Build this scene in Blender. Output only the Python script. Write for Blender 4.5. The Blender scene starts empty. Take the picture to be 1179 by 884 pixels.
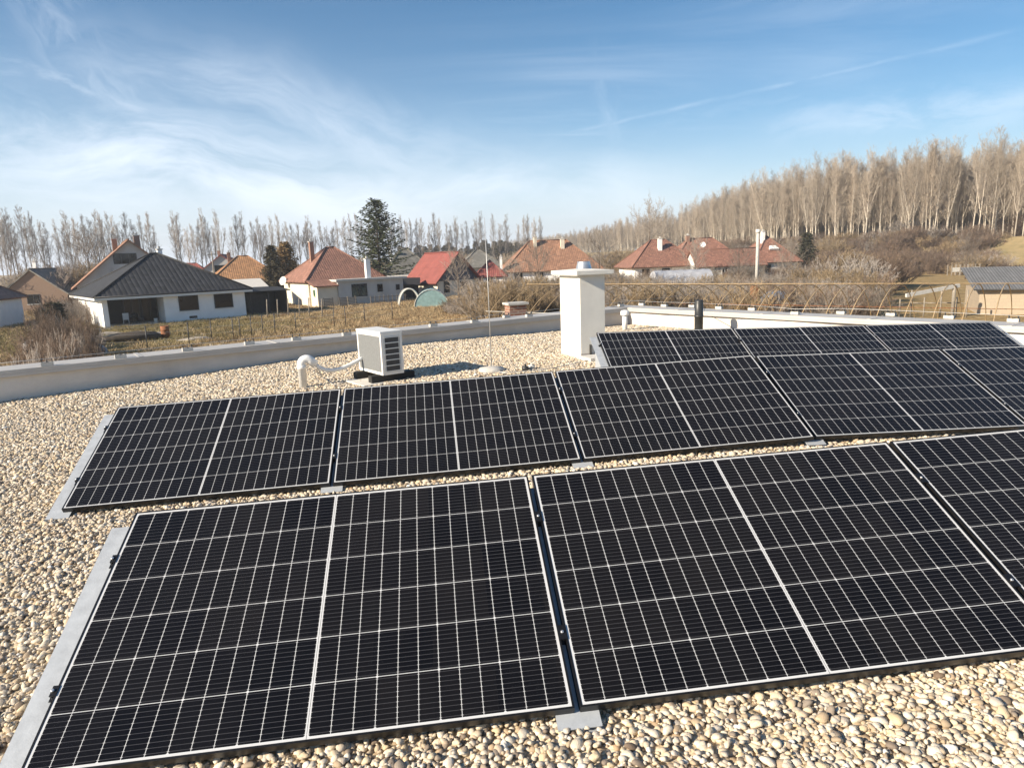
import bpy, math, random
import numpy as np
from mathutils import Vector, Matrix
R_ = math.radians
S = bpy.context.scene
COL = S.collection

# ------------------------------------------------------------------ camera
ZC = 5.0
FPX = 789.03
MC = np.array([[0.99934, -0.00669, -0.03578], [0.03640, 0.18375, 0.98230], [0.0, 0.98295, -0.18387]])
# rows: right, up, forward (rebuilt exactly from pitch and roll)
_p, _r = R_(-10.595), R_(-2.086)
_f = np.array([0, math.cos(_p), math.sin(_p)]); _ri = np.array([1., 0, 0]); _u = np.cross(_ri, _f)
MC = np.array([math.cos(_r)*_ri+math.sin(_r)*_u, -math.sin(_r)*_ri+math.cos(_r)*_u, _f])
cam = bpy.data.cameras.new('camera'); co = bpy.data.objects.new('camera', cam); COL.objects.link(co)
cam.sensor_width = 36; cam.lens = 36*FPX/1179; cam.clip_start = 0.05; cam.clip_end = 6000
m = Matrix.Identity(4)
for i in range(3):
    m[i][0] = MC[0][i]; m[i][1] = MC[1][i]; m[i][2] = -MC[2][i]
m[2][3] = ZC
co.matrix_world = m
S.camera = co

# ------------------------------------------------------------------ light
SUN_AZ, SUN_EL = -150.0, 26.0          # math azimuth (from +x), elevation
sd = Vector((math.cos(R_(SUN_AZ))*math.cos(R_(SUN_EL)), math.sin(R_(SUN_AZ))*math.cos(R_(SUN_EL)), math.sin(R_(SUN_EL))))
sl = bpy.data.lights.new('sun', 'SUN'); so = bpy.data.objects.new('sun', sl); COL.objects.link(so)
sl.energy = 5.0; sl.angle = R_(0.53); sl.color = (1.0, 0.87, 0.69)
so.rotation_euler = sd.to_track_quat('Z', 'Y').to_euler()
so.location = (0, 0, 60)
S.view_settings.view_transform = 'Standard'; S.view_settings.look = 'None'
S.view_settings.exposure = 0.86; S.view_settings.gamma = 1.0; S.view_settings.use_curve_mapping = False

def ray(x, y):
    return MC.T @ np.array([(x-589.5)/FPX, (442-y)/FPX, 1.0])
def atz(x, y, z):
    d = ray(x, y); t = (z-ZC)/d[2]; return Vector((d[0]*t, d[1]*t, z))
def aty(x, y, Y):
    d = ray(x, y); t = Y/d[1]; return Vector((d[0]*t, Y, ZC+d[2]*t))

# ------------------------------------------------------------------ node helpers
class NT:
    def __init__(s, tree): s.t = tree; s.n = tree.nodes; s.l = tree.links
    def new(s, typ, **kw):
        n = s.n.new(typ)
        for k, v in kw.items(): setattr(n, k, v)
        return n
    def link(s, a, b): s.l.new(a, b)
    def val(s, node, idx, v):
        if hasattr(v, 'is_output') or isinstance(v, bpy.types.NodeSocket): s.l.new(v, node.inputs[idx])
        else: node.inputs[idx].default_value = v
    def math(s, op, a, b=None, c=None, clamp=False):
        n = s.n.new('ShaderNodeMath'); n.operation = op; n.use_clamp = clamp
        for i, v in enumerate((a, b, c)):
            if v is not None: s.val(n, i, v)
        return n.outputs[0]
    def vmath(s, op, a, b=None):
        n = s.n.new('ShaderNodeVectorMath'); n.operation = op
        for i, v in enumerate((a, b)):
            if v is not None: s.val(n, i, v)
        return n.outputs['Value'] if op in ('DOT_PRODUCT', 'LENGTH') else n.outputs[0]
    def mix(s, f, a, b, blend='MIX'):
        n = s.n.new('ShaderNodeMix'); n.data_type = 'RGBA'; n.blend_type = blend
        s.val(n, 0, f); s.val(n, 6, a); s.val(n, 7, b)
        return n.outputs[2]
    def noise(s, vec, scale, detail=4, rough=.55, dist=0.0):
        n = s.n.new('ShaderNodeTexNoise'); n.inputs['Scale'].default_value = scale
        n.inputs['Detail'].default_value = detail; n.inputs['Roughness'].default_value = rough
        n.inputs['Distortion'].default_value = dist
        if vec is not None: s.l.new(vec, n.inputs['Vector'])
        return n.outputs[0]
    def ramp(s, f, stops):
        n = s.n.new('ShaderNodeValToRGB'); e = n.color_ramp.elements
        while len(e) < len(stops): e.new(0.5)
        for k, (p, c) in zip(e, stops): k.position = p; k.color = (*c, 1) if len(c) == 3 else c
        s.l.new(f, n.inputs[0]); return n.outputs[0]
    def sstep(s, x, a, b):
        n = s.n.new('ShaderNodeMapRange'); n.interpolation_type = 'SMOOTHSTEP'
        s.val(n, 0, x); n.inputs[1].default_value = a; n.inputs[2].default_value = b
        return n.outputs[0]

# ------------------------------------------------------------------ sky
w = bpy.data.worlds.new('World'); S.world = w; w.use_nodes = True
q = NT(w.node_tree); q.n.clear()
out = q.new('ShaderNodeOutputWorld'); bg = q.new('ShaderNodeBackground'); bg.inputs[1].default_value = 0.095
sky = q.new('ShaderNodeTexSky', sky_type='NISHITA'); sky.sun_disc = False
sky.sun_elevation = R_(SUN_EL); sky.sun_rotation = R_(90-SUN_AZ)
sky.altitude = 100; sky.air_density = 1.0; sky.dust_density = 0.6; sky.ozone_density = 2.2
tc = q.new('ShaderNodeTexCoord'); D = tc.outputs['Generated']
sx = q.new('ShaderNodeSeparateXYZ'); q.link(D, sx.inputs[0])
zc = q.math('MAXIMUM', sx.outputs[2], 0.0)
zz = q.math('ADD', zc, 0.10)
cx = q.math('DIVIDE', sx.outputs[0], zz); cy = q.math('DIVIDE', sx.outputs[1], zz)
cb = q.new('ShaderNodeCombineXYZ'); q.link(cx, cb.inputs[0]); q.link(cy, cb.inputs[1])
# broad veil of cirrus, thicker to the lower left
mp = q.new('ShaderNodeMapping'); q.link(cb.outputs[0], mp.inputs[0]); mp.inputs['Rotation'].default_value = (0, 0, R_(35)); mp.inputs['Scale'].default_value = (0.55, 1.7, 1)
n1 = q.noise(mp.outputs[0], 0.75, 7, .62, 0.7)
n2 = q.noise(cb.outputs[0], 0.42, 3, .5, 0.3)
veil = q.math('MULTIPLY', q.sstep(n1, 0.42, 0.80), q.sstep(n2, 0.38, 0.66))
low = q.sstep(zc, 0.30, 0.02)
veil = q.math('MULTIPLY', veil, q.math('ADD', 0.35, q.math('MULTIPLY', low, 0.65)))
def streak(p1, p2, width, strength, ns=9.0, soft=0.15, thr=(.35, .65)):
    a = Vector(ray(*p1)).normalized(); b = Vector(ray(*p2)).normalized()
    n = a.cross(b).normalized(); t = n.cross(a).normalized()
    L = math.atan2(b.dot(t), b.dot(a))
    wob = q.math('MULTIPLY', q.math('SUBTRACT', q.noise(D, ns*.6, 4, .6), .5), width*2.4)
    d = q.math('ADD', q.vmath('DOT_PRODUCT', D, tuple(n)), wob)
    al = q.math('ARCTAN2', q.vmath('DOT_PRODUCT', D, tuple(t)), q.vmath('DOT_PRODUCT', D, tuple(a)))
    g = q.math('POWER', 2.718, q.math('MULTIPLY', q.math('MULTIPLY', d, d), -1/(width*width)))
    e = q.math('MULTIPLY', q.sstep(al, -soft*L, soft*L), q.sstep(al, L*(1+soft), L*(1-soft)))
    fb = q.new('ShaderNodeCombineXYZ'); q.link(q.math('MULTIPLY', al, ns), fb.inputs[0]); q.link(q.math('MULTIPLY', d, ns*3.2), fb.inputs[1]); fb.inputs[2].default_value = p1[0]*.01
    nz = q.sstep(q.noise(fb.outputs[0], 1.0, 9, .66, .45), *thr)
    return q.math('MULTIPLY', q.math('MULTIPLY', g, e), q.math('MULTIPLY', nz, strength))
tot = q.math('MULTIPLY', veil, 0.75)
for s_ in [((620, 162), (1145, 42), .0030, .22, 14, .2, (.25, .75)), ((640, 172), (1100, 70), .018, .14, 10, .3, (.4, .8)),
           ((-60, 60), (300, 160), .016, .40, 9, .3, (.35, .75)), ((60, 85), (620, 205), .055, .46, 5, .35, (.22, .85)),
           ((40, -20), (160, 150), .035, .26, 8, .3, (.36, .66)), ((900, 140), (1260, 110), .022, .30, 10, .3, (.3, .65)),
           ((-80, 175), (520, 235), .07, .75, 4, .3, (.25, .7)), ((300, 215), (760, 215), .05, .55, 4, .3, (.25, .7)),
           ((692, 70), (705, 165), .018, .22, 8, .4, (.3, .75))]:
    tot = q.math('MAXIMUM', tot, streak(*s_))
hz = q.math('POWER', 2.718, q.math('MULTIPLY', zc, -6.6))
tot = q.math('MAXIMUM', tot, 0.0, clamp=True)
hs_ = q.new('ShaderNodeHueSaturation'); hs_.inputs['Saturation'].default_value = 1.85; hs_.inputs['Hue'].default_value = .497; hs_.inputs['Value'].default_value = .64; q.link(sky.outputs[0], hs_.inputs['Color'])
skyc = q.mix(q.math('MULTIPLY', hz, 0.92), hs_.outputs[0], (5.9, 6.45, 7.4, 1))
c2 = q.mix(tot, skyc, (6.6, 7.1, 7.8, 1))
q.link(c2, bg.inputs[0]); q.link(bg.outputs[0], out.inputs[0])

# ------------------------------------------------------------------ materials
MATS = {}
def mat(name, col, rough=.8, metal=0.0, var=.18, scale=6.0, bump=.0, bscale=None, col2=None, spec=.5, coord='Object', detail=5, rnd=0.0):
    M_ = bpy.data.materials.new(name); M_.use_nodes = True; MATS[name] = M_
    t = NT(M_.node_tree); b = t.n['Principled BSDF']
    b.inputs['Roughness'].default_value = rough; b.inputs['Metallic'].default_value = metal
    b.inputs['Specular IOR Level'].default_value = spec
    tc = t.new('ShaderNodeTexCoord'); v = tc.outputs[coord]
    n = t.noise(v, scale, detail, .6)
    c2 = col2 or tuple(c*(1-var) for c in col); c1 = tuple(min(1, c*(1+var*.6)) for c in col) if not col2 else col
    cc = t.ramp(n, [(.3, c2), (.7, c1)])
    if rnd:
        r0_ = t.new('ShaderNodeObjectInfo').outputs['Random']
        tint = t.ramp(r0_, [(0, (1-rnd, 1-rnd*1.1, 1-rnd*1.2)), (.5, (1, 1, 1)), (1, (1+rnd*.6, 1+rnd*.45, 1+rnd*.3))]); cc = t.mix(1.0, cc, tint, 'MULTIPLY')
    t.link(cc, b.inputs['Base Color'])
    if bump:
        bp = t.new('ShaderNodeBump'); bp.inputs['Strength'].default_value = bump; bp.inputs['Distance'].default_value = .02
        t.link(t.noise(v, bscale or scale*6, 4, .6), bp.inputs['Height']); t.link(bp.outputs[0], b.inputs['Normal'])
    return M_

def tile_mat(name, col, tw=.30, th=.36, var=.35, joint=.45, rough=.75, bump=.6, wave=True):
    M_ = bpy.data.materials.new(name); M_.use_nodes = True; MATS[name] = M_
    t = NT(M_.node_tree); b = t.n['Principled BSDF']; b.inputs['Roughness'].default_value = rough
    uv = t.new('ShaderNodeUVMap').outputs[0]
    br = t.new('ShaderNodeTexBrick'); t.link(uv, br.inputs[0]); br.offset = 0.0 if wave else .5
    br.inputs['Scale'].default_value = 1.0; br.inputs['Brick Width'].default_value = tw; br.inputs['Row Height'].default_value = th
    br.inputs['Mortar Size'].default_value = .018; br.inputs['Mortar Smooth'].default_value = .5; br.inputs['Bias'].default_value = -.1
    br.inputs['Color1'].default_value = (*[c*(1-var) for c in col], 1); br.inputs['Color2'].default_value = (*[min(1, c*(1+var)) for c in col], 1)
    br.inputs['Mortar'].default_value = (*[c*joint for c in col], 1)
    nz = t.noise(uv, .9, 5, .65)
    c = t.mix(t.sstep(nz, .38, .72), br.outputs[0], (*[c*.72 for c in col], 1))
    t.link(c, b.inputs['Base Color'])
    sp = t.new('ShaderNodeSeparateXYZ'); t.link(uv, sp.inputs[0])
    hx = t.math('ABSOLUTE', t.math('SINE', t.math('MULTIPLY', sp.outputs[0], math.pi/tw)))
    hy = t.math('FRACT', t.math('DIVIDE', sp.outputs[1], th))
    h = t.math('SUBTRACT', hx, t.math('MULTIPLY', hy, .8)) if wave else t.math('MULTIPLY', hy, -.8)
    bp = t.new('ShaderNodeBump'); bp.inputs['Strength'].default_value = bump; bp.inputs['Distance'].default_value = .05
    t.link(h, bp.inputs['Height']); t.link(bp.outputs[0], b.inputs['Normal'])
    return M_

def brick_mat(name, c1, c2, mortar, bw=.25, bh=.075, coord='Object'):
    M_ = bpy.data.materials.new(name); M_.use_nodes = True; MATS[name] = M_
    t = NT(M_.node_tree); b = t.n['Principled BSDF']; b.inputs['Roughness'].default_value = .9
    uv = t.new('ShaderNodeUVMap').outputs[0]
    br = t.new('ShaderNodeTexBrick'); t.link(uv, br.inputs[0]); br.inputs['Scale'].default_value = 1
    br.inputs['Brick Width'].default_value = bw; br.inputs['Row Height'].default_value = bh; br.inputs['Mortar Size'].default_value = .012
    br.inputs['Color1'].default_value = (*c1, 1); br.inputs['Color2'].default_value = (*c2, 1); br.inputs['Mortar'].default_value = (*mortar, 1)
    t.link(br.outputs[0], b.inputs['Base Color'])
    return M_

render_white = mat('white_render', (.88, .87, .85), .9, var=.06, scale=1.2, bump=.25, bscale=60)
render_cream = mat('cream_render', (.70, .64, .52), .9, var=.12, scale=.8, bump=.2, bscale=30)
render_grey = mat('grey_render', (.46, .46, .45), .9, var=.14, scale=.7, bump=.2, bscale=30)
render_plain = mat('aged_white_render', (.64, .63, .60), .9, var=.14, scale=.6)
chim_render = mat('chimney_render', (.76, .74, .68), .92, var=.09, scale=2.2, bump=.5, bscale=120)
membrane = mat('grey_membrane', (.63, .585, .53), .55, var=.22, scale=.9, bump=.35, bscale=5)
coping_m = mat('coping_sheet', (.48, .46, .43), .5, var=.10, scale=2.2, bump=.15, bscale=6)
steel = mat('galvanised_steel', (.45, .48, .51), .5, .2, var=.14, scale=22, bump=.05)
stainless = mat('stainless_steel', (.66, .66, .66), .36, .8, var=.05, scale=8)
black_metal = mat('black_anodised_frame', (.012, .012, .013), .38, .2, var=.2)
black_plastic = mat('black_plastic', (.035, .036, .036), .42, var=.25, scale=10)
rubber = mat('black_rubber', (.022, .021, .02), .75, var=.3, scale=14)
white_plastic = mat('white_plastic', (.80, .80, .78), .35, var=.04, scale=3)
ac_white = mat('ivory_enamel', (.78, .77, .73), .4, var=.04, scale=4)
ac_grille = mat('grey_fin_coil', (.36, .37, .37), .55, .3, var=.12, scale=30)
ac_dark = mat('dark_slot', (.06, .06, .06), .7, var=.3, scale=12)
concrete = mat('concrete', (.52, .50, .46), .92, var=.16, scale=9, bump=.3)
conc_pale = mat('pale_concrete_slab', (.66, .63, .57), .92, var=.12, scale=7, bump=.3)
wire_m = mat('aluminium_wire', (.55, .55, .54), .45, .6, var=.1)
tile_dark = tile_mat('dark_grey_tiles', (.034, .035, .039), .42, .42, .5, .22, bump=.5)
tile_orange = tile_mat('orange_tiles', (.37, .20, .125), .30, .36, .3, .5)
tile_light = tile_mat('light_orange_tiles', (.46, .24, .11), .30, .36, .3, .5)
tile_red = tile_mat('weathered_red_tiles', (.33, .165, .115), .28, .34, .35, .5)
tile_brown = tile_mat('brown_red_tiles', (.30, .15, .105), .28, .34, .35, .5)
tile_grey = tile_mat('grey_slates', (.21, .20, .175), .40, .34, .25, .6, wave=False)
tile_scarlet = tile_mat('bright_red_sheet_roof', (.29, .085, .07), .30, 1.2, .1, .7)
sheet_grey = tile_mat('corrugated_fibre_cement', (.20, .195, .19), .18, 1.6, .15, .7)
brick_red = brick_mat('red_bricks', (.29, .125, .08), (.22, .09, .06), (.34, .28, .22))
block_tan = brick_mat('tan_blocks', (.44, .36, .26), (.39, .32, .24), (.36, .30, .22), .45, .22)
brick_brown = brick_mat('brown_bricks', (.25, .155, .10), (.20, .12, .08), (.26, .21, .17))
glass_dark = mat('dark_glass', (.010, .011, .013), .08, var=.2, spec=.35)
frame_dark = mat('anthracite_frame', (.035, .036, .04), .5, var=.1)
frame_white = mat('white_frame', (.72, .72, .70), .5, var=.05)
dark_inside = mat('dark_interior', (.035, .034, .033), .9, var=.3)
wood_grey = mat('weathered_wood', (.27, .235, .19), .9, var=.35, scale=5)
wood_dark = mat('dark_stained_boards', (.045, .042, .042), .85, var=.35, scale=4)
wood_blue = mat('blue_grey_boards', (.07, .085, .12), .85, var=.3, scale=4)
rust = mat('rusty_steel', (.30, .12, .05), .85, var=.4, scale=7)
yellow_pipe = mat('faded_yellow_pipe', (.45, .32, .175), .65, var=.3, scale=5)
pale_pipe = mat('pale_hoop_pipe', (.62, .60, .55), .6, var=.15)
teal_sheet = mat('faded_teal_sheet', (.24, .37, .37), .5, var=.25, scale=3, bump=.4, bscale=6)
film_grey = mat('grey_plastic_film', (.42, .43, .46), .45, var=.25, scale=2, bump=.5, bscale=5)
film_blue = mat('blue_tarpaulin', (.15, .18, .23), .5, var=.3, scale=4, bump=.5, bscale=8)
tarp_dark = mat('black_and_silver_sheeting', (.05, .05, .055), .5, col2=(.42, .42, .43), scale=3.2, bump=.6, bscale=6)
soil = mat('dark_soil', (.07, .055, .04), .95, var=.4, scale=5, bump=.6)
rubble = mat('pale_rubble', (.36, .32, .27), .95, var=.3, scale=5)
bark_pale = mat('pale_bark', (.54, .49, .41), .9, var=.22, scale=2.5, rnd=.32)
bark_grey = mat('grey_bark', (.24, .205, .175), .9, var=.3, scale=2, rnd=.32)
bark_brown = mat('brown_bark', (.12, .085, .06), .9, var=.3, scale=3)
twig_grey = mat('grey_twigs', (.36, .32, .285), .9, var=.25, scale=1, rnd=.32)
twig_tan = mat('tan_twigs', (.43, .37, .30), .9, var=.25, scale=.6, rnd=.32)
twig_brown = mat('red_brown_twigs', (.185, .135, .10), .9, var=.3, scale=1.2, rnd=.32)
twig_gold = mat('golden_twigs', (.31, .235, .145), .9, var=.3, scale=1.2, rnd=.32)
twig_pale = mat('pale_grey_twigs', (.31, .27, .23), .9, var=.25, scale=1.2, rnd=.32)
needle = mat('spruce_needles', (.065, .08, .036), .8, var=.5, scale=1.6)
needle_brown = mat('browned_needles', (.27, .175, .07), .85, var=.4, scale=1.3)
needle_dark = mat('dark_needles', (.10, .085, .045), .85, var=.4, scale=1.3)
ivy = mat('dark_evergreen_leaves', (.05, .05, .028), .8, var=.5, scale=1.5)
dry_leaf = mat('dry_brown_leaves', (.20, .135, .08), .9, var=.4, scale=1.5)

# ------------------------------------------------------------------ mesh builder
class MB:
    def __init__(s): s.v = []; s.f = []; s.mi = []; s.uv = []; s.sm = []
    def face(s, pts, mi=0, uv=None, smooth=False):
        k = len(s.v); s.v += [tuple(p) for p in pts]; s.f.append(tuple(range(k, k+len(pts)))); s.mi.append(mi); s.uv.append(uv); s.sm.append(smooth)
    def raw(s, vs, fs, mi=0, smooth=False):
        k = len(s.v); s.v += [tuple(p) for p in vs]
        for f in fs: s.f.append(tuple(i+k for i in f)); s.mi.append(mi); s.uv.append(None); s.sm.append(smooth)
    def box(s, c, d, rz=0, mi=0, M=None):
        x, y, z = d[0]/2, d[1]/2, d[2]/2
        vs = [Vector((a*x, b*y, e*z)) for a in (-1, 1) for b in (-1, 1) for e in (-1, 1)]
        if M is not None: vs = [M @ p + Vector(c) for p in vs]
        else:
            cs, sn = math.cos(rz), math.sin(rz); vs = [Vector((p.x*cs-p.y*sn+c[0], p.x*sn+p.y*cs+c[1], p.z+c[2])) for p in vs]
        fs = [(0, 1, 3, 2), (4, 6, 7, 5), (0, 4, 5, 1), (2, 3, 7, 6), (0, 2, 6, 4), (1, 5, 7, 3)]
        for f in fs:
            P = [vs[i] for i in f]; e = P[1]-P[0]; g = P[3]-P[0]; a, b = e.length, g.length
            if abs(e.normalized().z) > abs(g.normalized().z): uv = [(0, 0), (0, a), (b, a), (b, 0)]
            else: uv = [(0, 0), (a, 0), (a, b), (0, b)]
            s.face(P, mi, uv)
    def b2(s, lo, hi, mi=0):
        s.box([(lo[i]+hi[i])/2 for i in range(3)], [abs(hi[i]-lo[i]) for i in range(3)], 0, mi)
    def tube(s, pts, rad, n=6, mi=0, cap=True, smooth=True):
        pts = [Vector(p) for p in pts]; k0 = len(s.v); u = None
        if not hasattr(rad, '__len__'): rad = [rad]*len(pts)
        for i, p in enumerate(pts):
            t = (pts[min(i+1, len(pts)-1)]-pts[max(i-1, 0)])
            if t.length < 1e-9: t = Vector((0, 0, 1))
            t.normalize()
            if u is None: u = t.orthogonal().normalized()
            else:
                u = u-t*u.dot(t)
                u = u.normalized() if u.length > 1e-6 else t.orthogonal().normalized()
            wv = t.cross(u)
            for j in range(n):
                a = 2*math.pi*j/n; s.v.append(tuple(p+(u*math.cos(a)+wv*math.sin(a))*rad[i]))
        for i in range(len(pts)-1):
            for j in range(n):
                a = k0+i*n+j; b = k0+i*n+(j+1) % n
                s.f.append((a, b, b+n, a+n)); s.mi.append(mi); s.uv.append(None); s.sm.append(smooth)
        if cap and n > 2:
            e = k0+(len(pts)-1)*n
            s.f.append(tuple(range(k0+n-1, k0-1, -1))); s.f.append(tuple(range(e, e+n)))
            s.mi += [mi]*2; s.uv += [None]*2; s.sm += [False]*2
    def lathe(s, prof, c=(0, 0, 0), n=20, mi=0, smooth=True):
        k0 = len(s.v)
        for r, z in prof:
            for j in range(n):
                a = 2*math.pi*j/n; s.v.append((c[0]+r*math.cos(a), c[1]+r*math.sin(a), c[2]+z))
        for i in range(len(prof)-1):
            for j in range(n):
                a = k0+i*n+j; b = k0+i*n+(j+1) % n
                s.f.append((a, b, b+n, a+n)); s.mi.append(mi); s.uv.append(None); s.sm.append(smooth)
        e = k0+(len(prof)-1)*n
        s.f.append(tuple(range(k0+n-1, k0-1, -1))); s.f.append(tuple(range(e, e+n))); s.mi += [mi]*2; s.uv += [None]*2; s.sm += [False]*2
    def slab(s, poly, th, mi=0, uv=True):
        """solid plate: poly (top face, CCW seen from outside) thickened inward by th; UV in metres, v up the slope"""
        P = [Vector(p) for p in poly]; n = (P[1]-P[0]).cross(P[2]-P[0]).normalized()
        h = Vector((0, 0, 1)).cross(n); h = h.normalized() if h.length > 1e-5 else Vector((1, 0, 0)); up = n.cross(h)
        U = [(p.dot(h), p.dot(up)) for p in P]
        s.face(P, mi, U); Q = [p-n*th for p in P]
        s.face(Q[::-1], mi, U[::-1])
        for i in range(len(P)):
            j = (i+1) % len(P); s.face([P[i], Q[i], Q[j], P[j]], mi, [U[i], U[i], U[j], U[j]])
    def blob(s, c, r, mi=0, seed=0, amp=.25, sub=2, sq=(1, 1, 1)):
        rr = random.Random(seed)
        import bmesh
        bm = bmesh.new(); bmesh.ops.create_icosphere(bm, subdivisions=sub, radius=1)
        ph = [Vector((rr.gauss(0, 1), rr.gauss(0, 1), rr.gauss(0, 1)))*2.2 for _ in range(4)]
        vs = []
        for v in bm.verts:
            p = v.co.copy(); k = 1+amp*sum(math.sin(p.dot(a)+i) for i, a in enumerate(ph))/2
            vs.append((c[0]+p.x*r*k*sq[0], c[1]+p.y*r*k*sq[1], c[2]+p.z*r*k*sq[2]))
        fs = [[v.index for v in f.verts] for f in bm.faces]; bm.free()
        s.raw(vs, fs, mi, True)
    def mesh(s, name, mats):
        me = bpy.data.meshes.new(name); me.from_pydata(s.v, [], s.f)
        for m_ in (mats if isinstance(mats, (list, tuple)) else [mats]): me.materials.append(m_)
        me.polygons.foreach_set('material_index', s.mi); me.polygons.foreach_set('use_smooth', s.sm)
        if any(u is not None for u in s.uv):
            ul = me.uv_layers.new(name='UVMap'); buf = []
            for f, u in zip(s.f, s.uv): buf += [c for p in (u or [(0, 0)]*len(f)) for c in p]
            ul.data.foreach_set('uv', buf)
        me.update(); return me
    def build(s, name, mats, parent=None, loc=None, rz=None):
        o = bpy.data.objects.new(name, s.mesh(name, mats)); COL.objects.link(o)
        if parent: o.parent = parent
        if loc is not None: o.location = loc
        if rz is not None: o.rotation_euler.z = rz
        return o

def tag(o, label=None, cat=None, group=None, kind=None):
    if label: o['label'] = label
    if cat: o['category'] = cat
    if group: o['group'] = group
    if kind: o['kind'] = kind
    return o
def thing(name, label, cat, loc=(0, 0, 0), rz=0, group=None):
    o = bpy.data.objects.new(name, None); COL.objects.link(o); o.location = loc; o.rotation_euler.z = rz; o.empty_display_size = .2
    return tag(o, label, cat, group)
def copy_tree(o, parent=None):
    c = o.copy(); COL.objects.link(c); c.parent = parent
    for ch in list(o.children): copy_tree(ch, c)
    return c

# ------------------------------------------------------------------ ground
def ground_material():
    M_ = bpy.data.materials.new('winter_grass'); M_.use_nodes = True
    t = NT(M_.node_tree); b = t.n['Principled BSDF']; b.inputs['Roughness'].default_value = .95; b.inputs['Specular IOR Level'].default_value = .1
    P = t.new('ShaderNodeNewGeometry').outputs['Position']
    a = t.noise(P, .07, 5, .6); c = t.noise(P, .6, 6, .7); d = t.noise(P, 5.0, 5, .7)
    tan_ = t.ramp(d, [(.28, (.13, .085, .04)), (.5, (.36, .25, .115)), (.72, (.56, .41, .21))])
    grn = t.ramp(d, [(.28, (.08, .072, .032)), (.5, (.20, .17, .07)), (.75, (.34, .275, .125))])
    sp = t.new('ShaderNodeSeparateXYZ'); t.link(P, sp.inputs[0])
    # greener lawn round the bungalow, dry field further right
    dx = t.math('SUBTRACT', sp.outputs[0], -33.0); dy = t.math('SUBTRACT', sp.outputs[1], 55.0)
    dist = t.math('SQRT', t.math('ADD', t.math('MULTIPLY', dx, dx), t.math('MULTIPLY', dy, dy)))
    lawn = t.sstep(t.math('ADD', dist, t.math('MULTIPLY', t.math('SUBTRACT', c, .5), 16.0)), 20.0, 8.0)
    k = t.math('MAXIMUM', t.math('MULTIPLY', lawn, .8), t.math('MULTIPLY', t.sstep(a, .55, .7), .5))
    col = t.mix(k, tan_, grn)
    col = t.mix(t.math('MULTIPLY', t.sstep(c, .52, .68), .75), col, (.125, .085, .05, 1))
    e_ = t.noise(P, 1.7, 4, .75); col = t.mix(t.math('MULTIPLY', t.sstep(e_, .50, .62), .5), col, (.46, .36, .20, 1)); col = t.mix(t.math('MULTIPLY', t.sstep(e_, .48, .36), .5), col, (.15, .11, .055, 1))
    t.link(col, b.inputs['Base Color'])
    bp = t.new('ShaderNodeBump'); bp.inputs['Strength'].default_value = .8; bp.inputs['Distance'].default_value = .12
    t.link(d, bp.inputs['Height']); t.link(bp.outputs[0], b.inputs['Normal'])
    return M_
GM = ground_material()
g = MB(); N = 24; ext = 3000
g.face([(-ext, -ext, 0), (ext, -ext, 0), (ext, ext, 0), (-ext, ext, 0)])
tag(g.build('ground', GM), 'dry winter grass and garden ground around the houses', 'ground', kind='structure')
# the grassed dike on the right, running off to the left behind the gardens
crest = [(150, 85), (112, 118), (98, 133), (76, 165), (70, 195), (74, 300), (30, 520), (-20, 760)]
dk = MB()
for i in range(len(crest)-1):
    (x0, y0), (x1, y1) = crest[i], crest[i+1]
    def off(i_, d_):
        a = Vector(crest[max(0, i_-1)]); b = Vector(crest[min(len(crest)-1, i_+1)]); n = (b-a).normalized(); n = Vector((-n.y, n.x))
        return Vector(crest[i_])+n*d_
    prof = [(13, -.05), (6, 2.8), (1.5, 5.05), (-2.5, 5.15), (-30, 3.6), (-160, 3.0)]
    for (d0, z0), (d1, z1) in zip(prof, prof[1:]):
        a, b, c, d = off(i, d0), off(i+1, d0), off(i+1, d1), off(i, d1)
        dk.face([(a.x, a.y, z0), (d.x, d.y, z1), (c.x, c.y, z1), (b.x, b.y, z0)])
tag(dk.build('dike', mat('dike_grass', (.36, .265, .14), .95, col2=(.17, .145, .065), scale=.45, bump=.8, bscale=3.5, detail=9)), 'grassy flood bank below the bare wood', 'bank', kind='structure')

# ------------------------------------------------------------------ the flat roof we look across
PAN = [((-1.59, 1.904, 3.45), 5.506, 1.618, 24.698), ((-3.062, 4.418, 3.432), 6.278, 1.543, 24.798),
       ((2.302, 5.038, 3.568), 6.19, -0.989, 24.427), ((1.196, 7.583, 3.529), 5.879, -0.86, 24.749), ((2.964, 7.727, 3.502), 5.886, -1.23, 24.686)]
EX = (math.cos(R_(5.9)), math.sin(R_(5.9)))
def Rz(x, y):
    u = (x+1.59, y-1.904); v = (x-2.302, y-5.038)
    z1 = 3.45+.028*(u[0]*EX[0]+u[1]*EX[1])+.006*(-u[0]*EX[1]+u[1]*EX[0])
    z2 = 3.568-.0175*(v[0]*EX[0]+v[1]*EX[1])-.013*(-v[0]*EX[1]+v[1]*EX[0])
    k = .06; h = max(0, min(1, .5+.5*(z2-z1)/k)); return z2*(1-h)+z1*h-k*h*(1-h)-.055
def roofpt(x, y, up=0.0):
    z = 3.4
    for _ in range(30): p = atz(x, y, z); z = .5*z+.5*(Rz(p.x, p.y)+up)
    return atz(x, y, z)
CORN = Vector((2.72, 15.85, 0)); DL = Vector((-math.cos(R_(35.2)), -math.sin(R_(35.2)), 0)); DR = Vector((math.cos(R_(-52)), math.sin(R_(-52)), 0))
PTOP = 3.735
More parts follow.
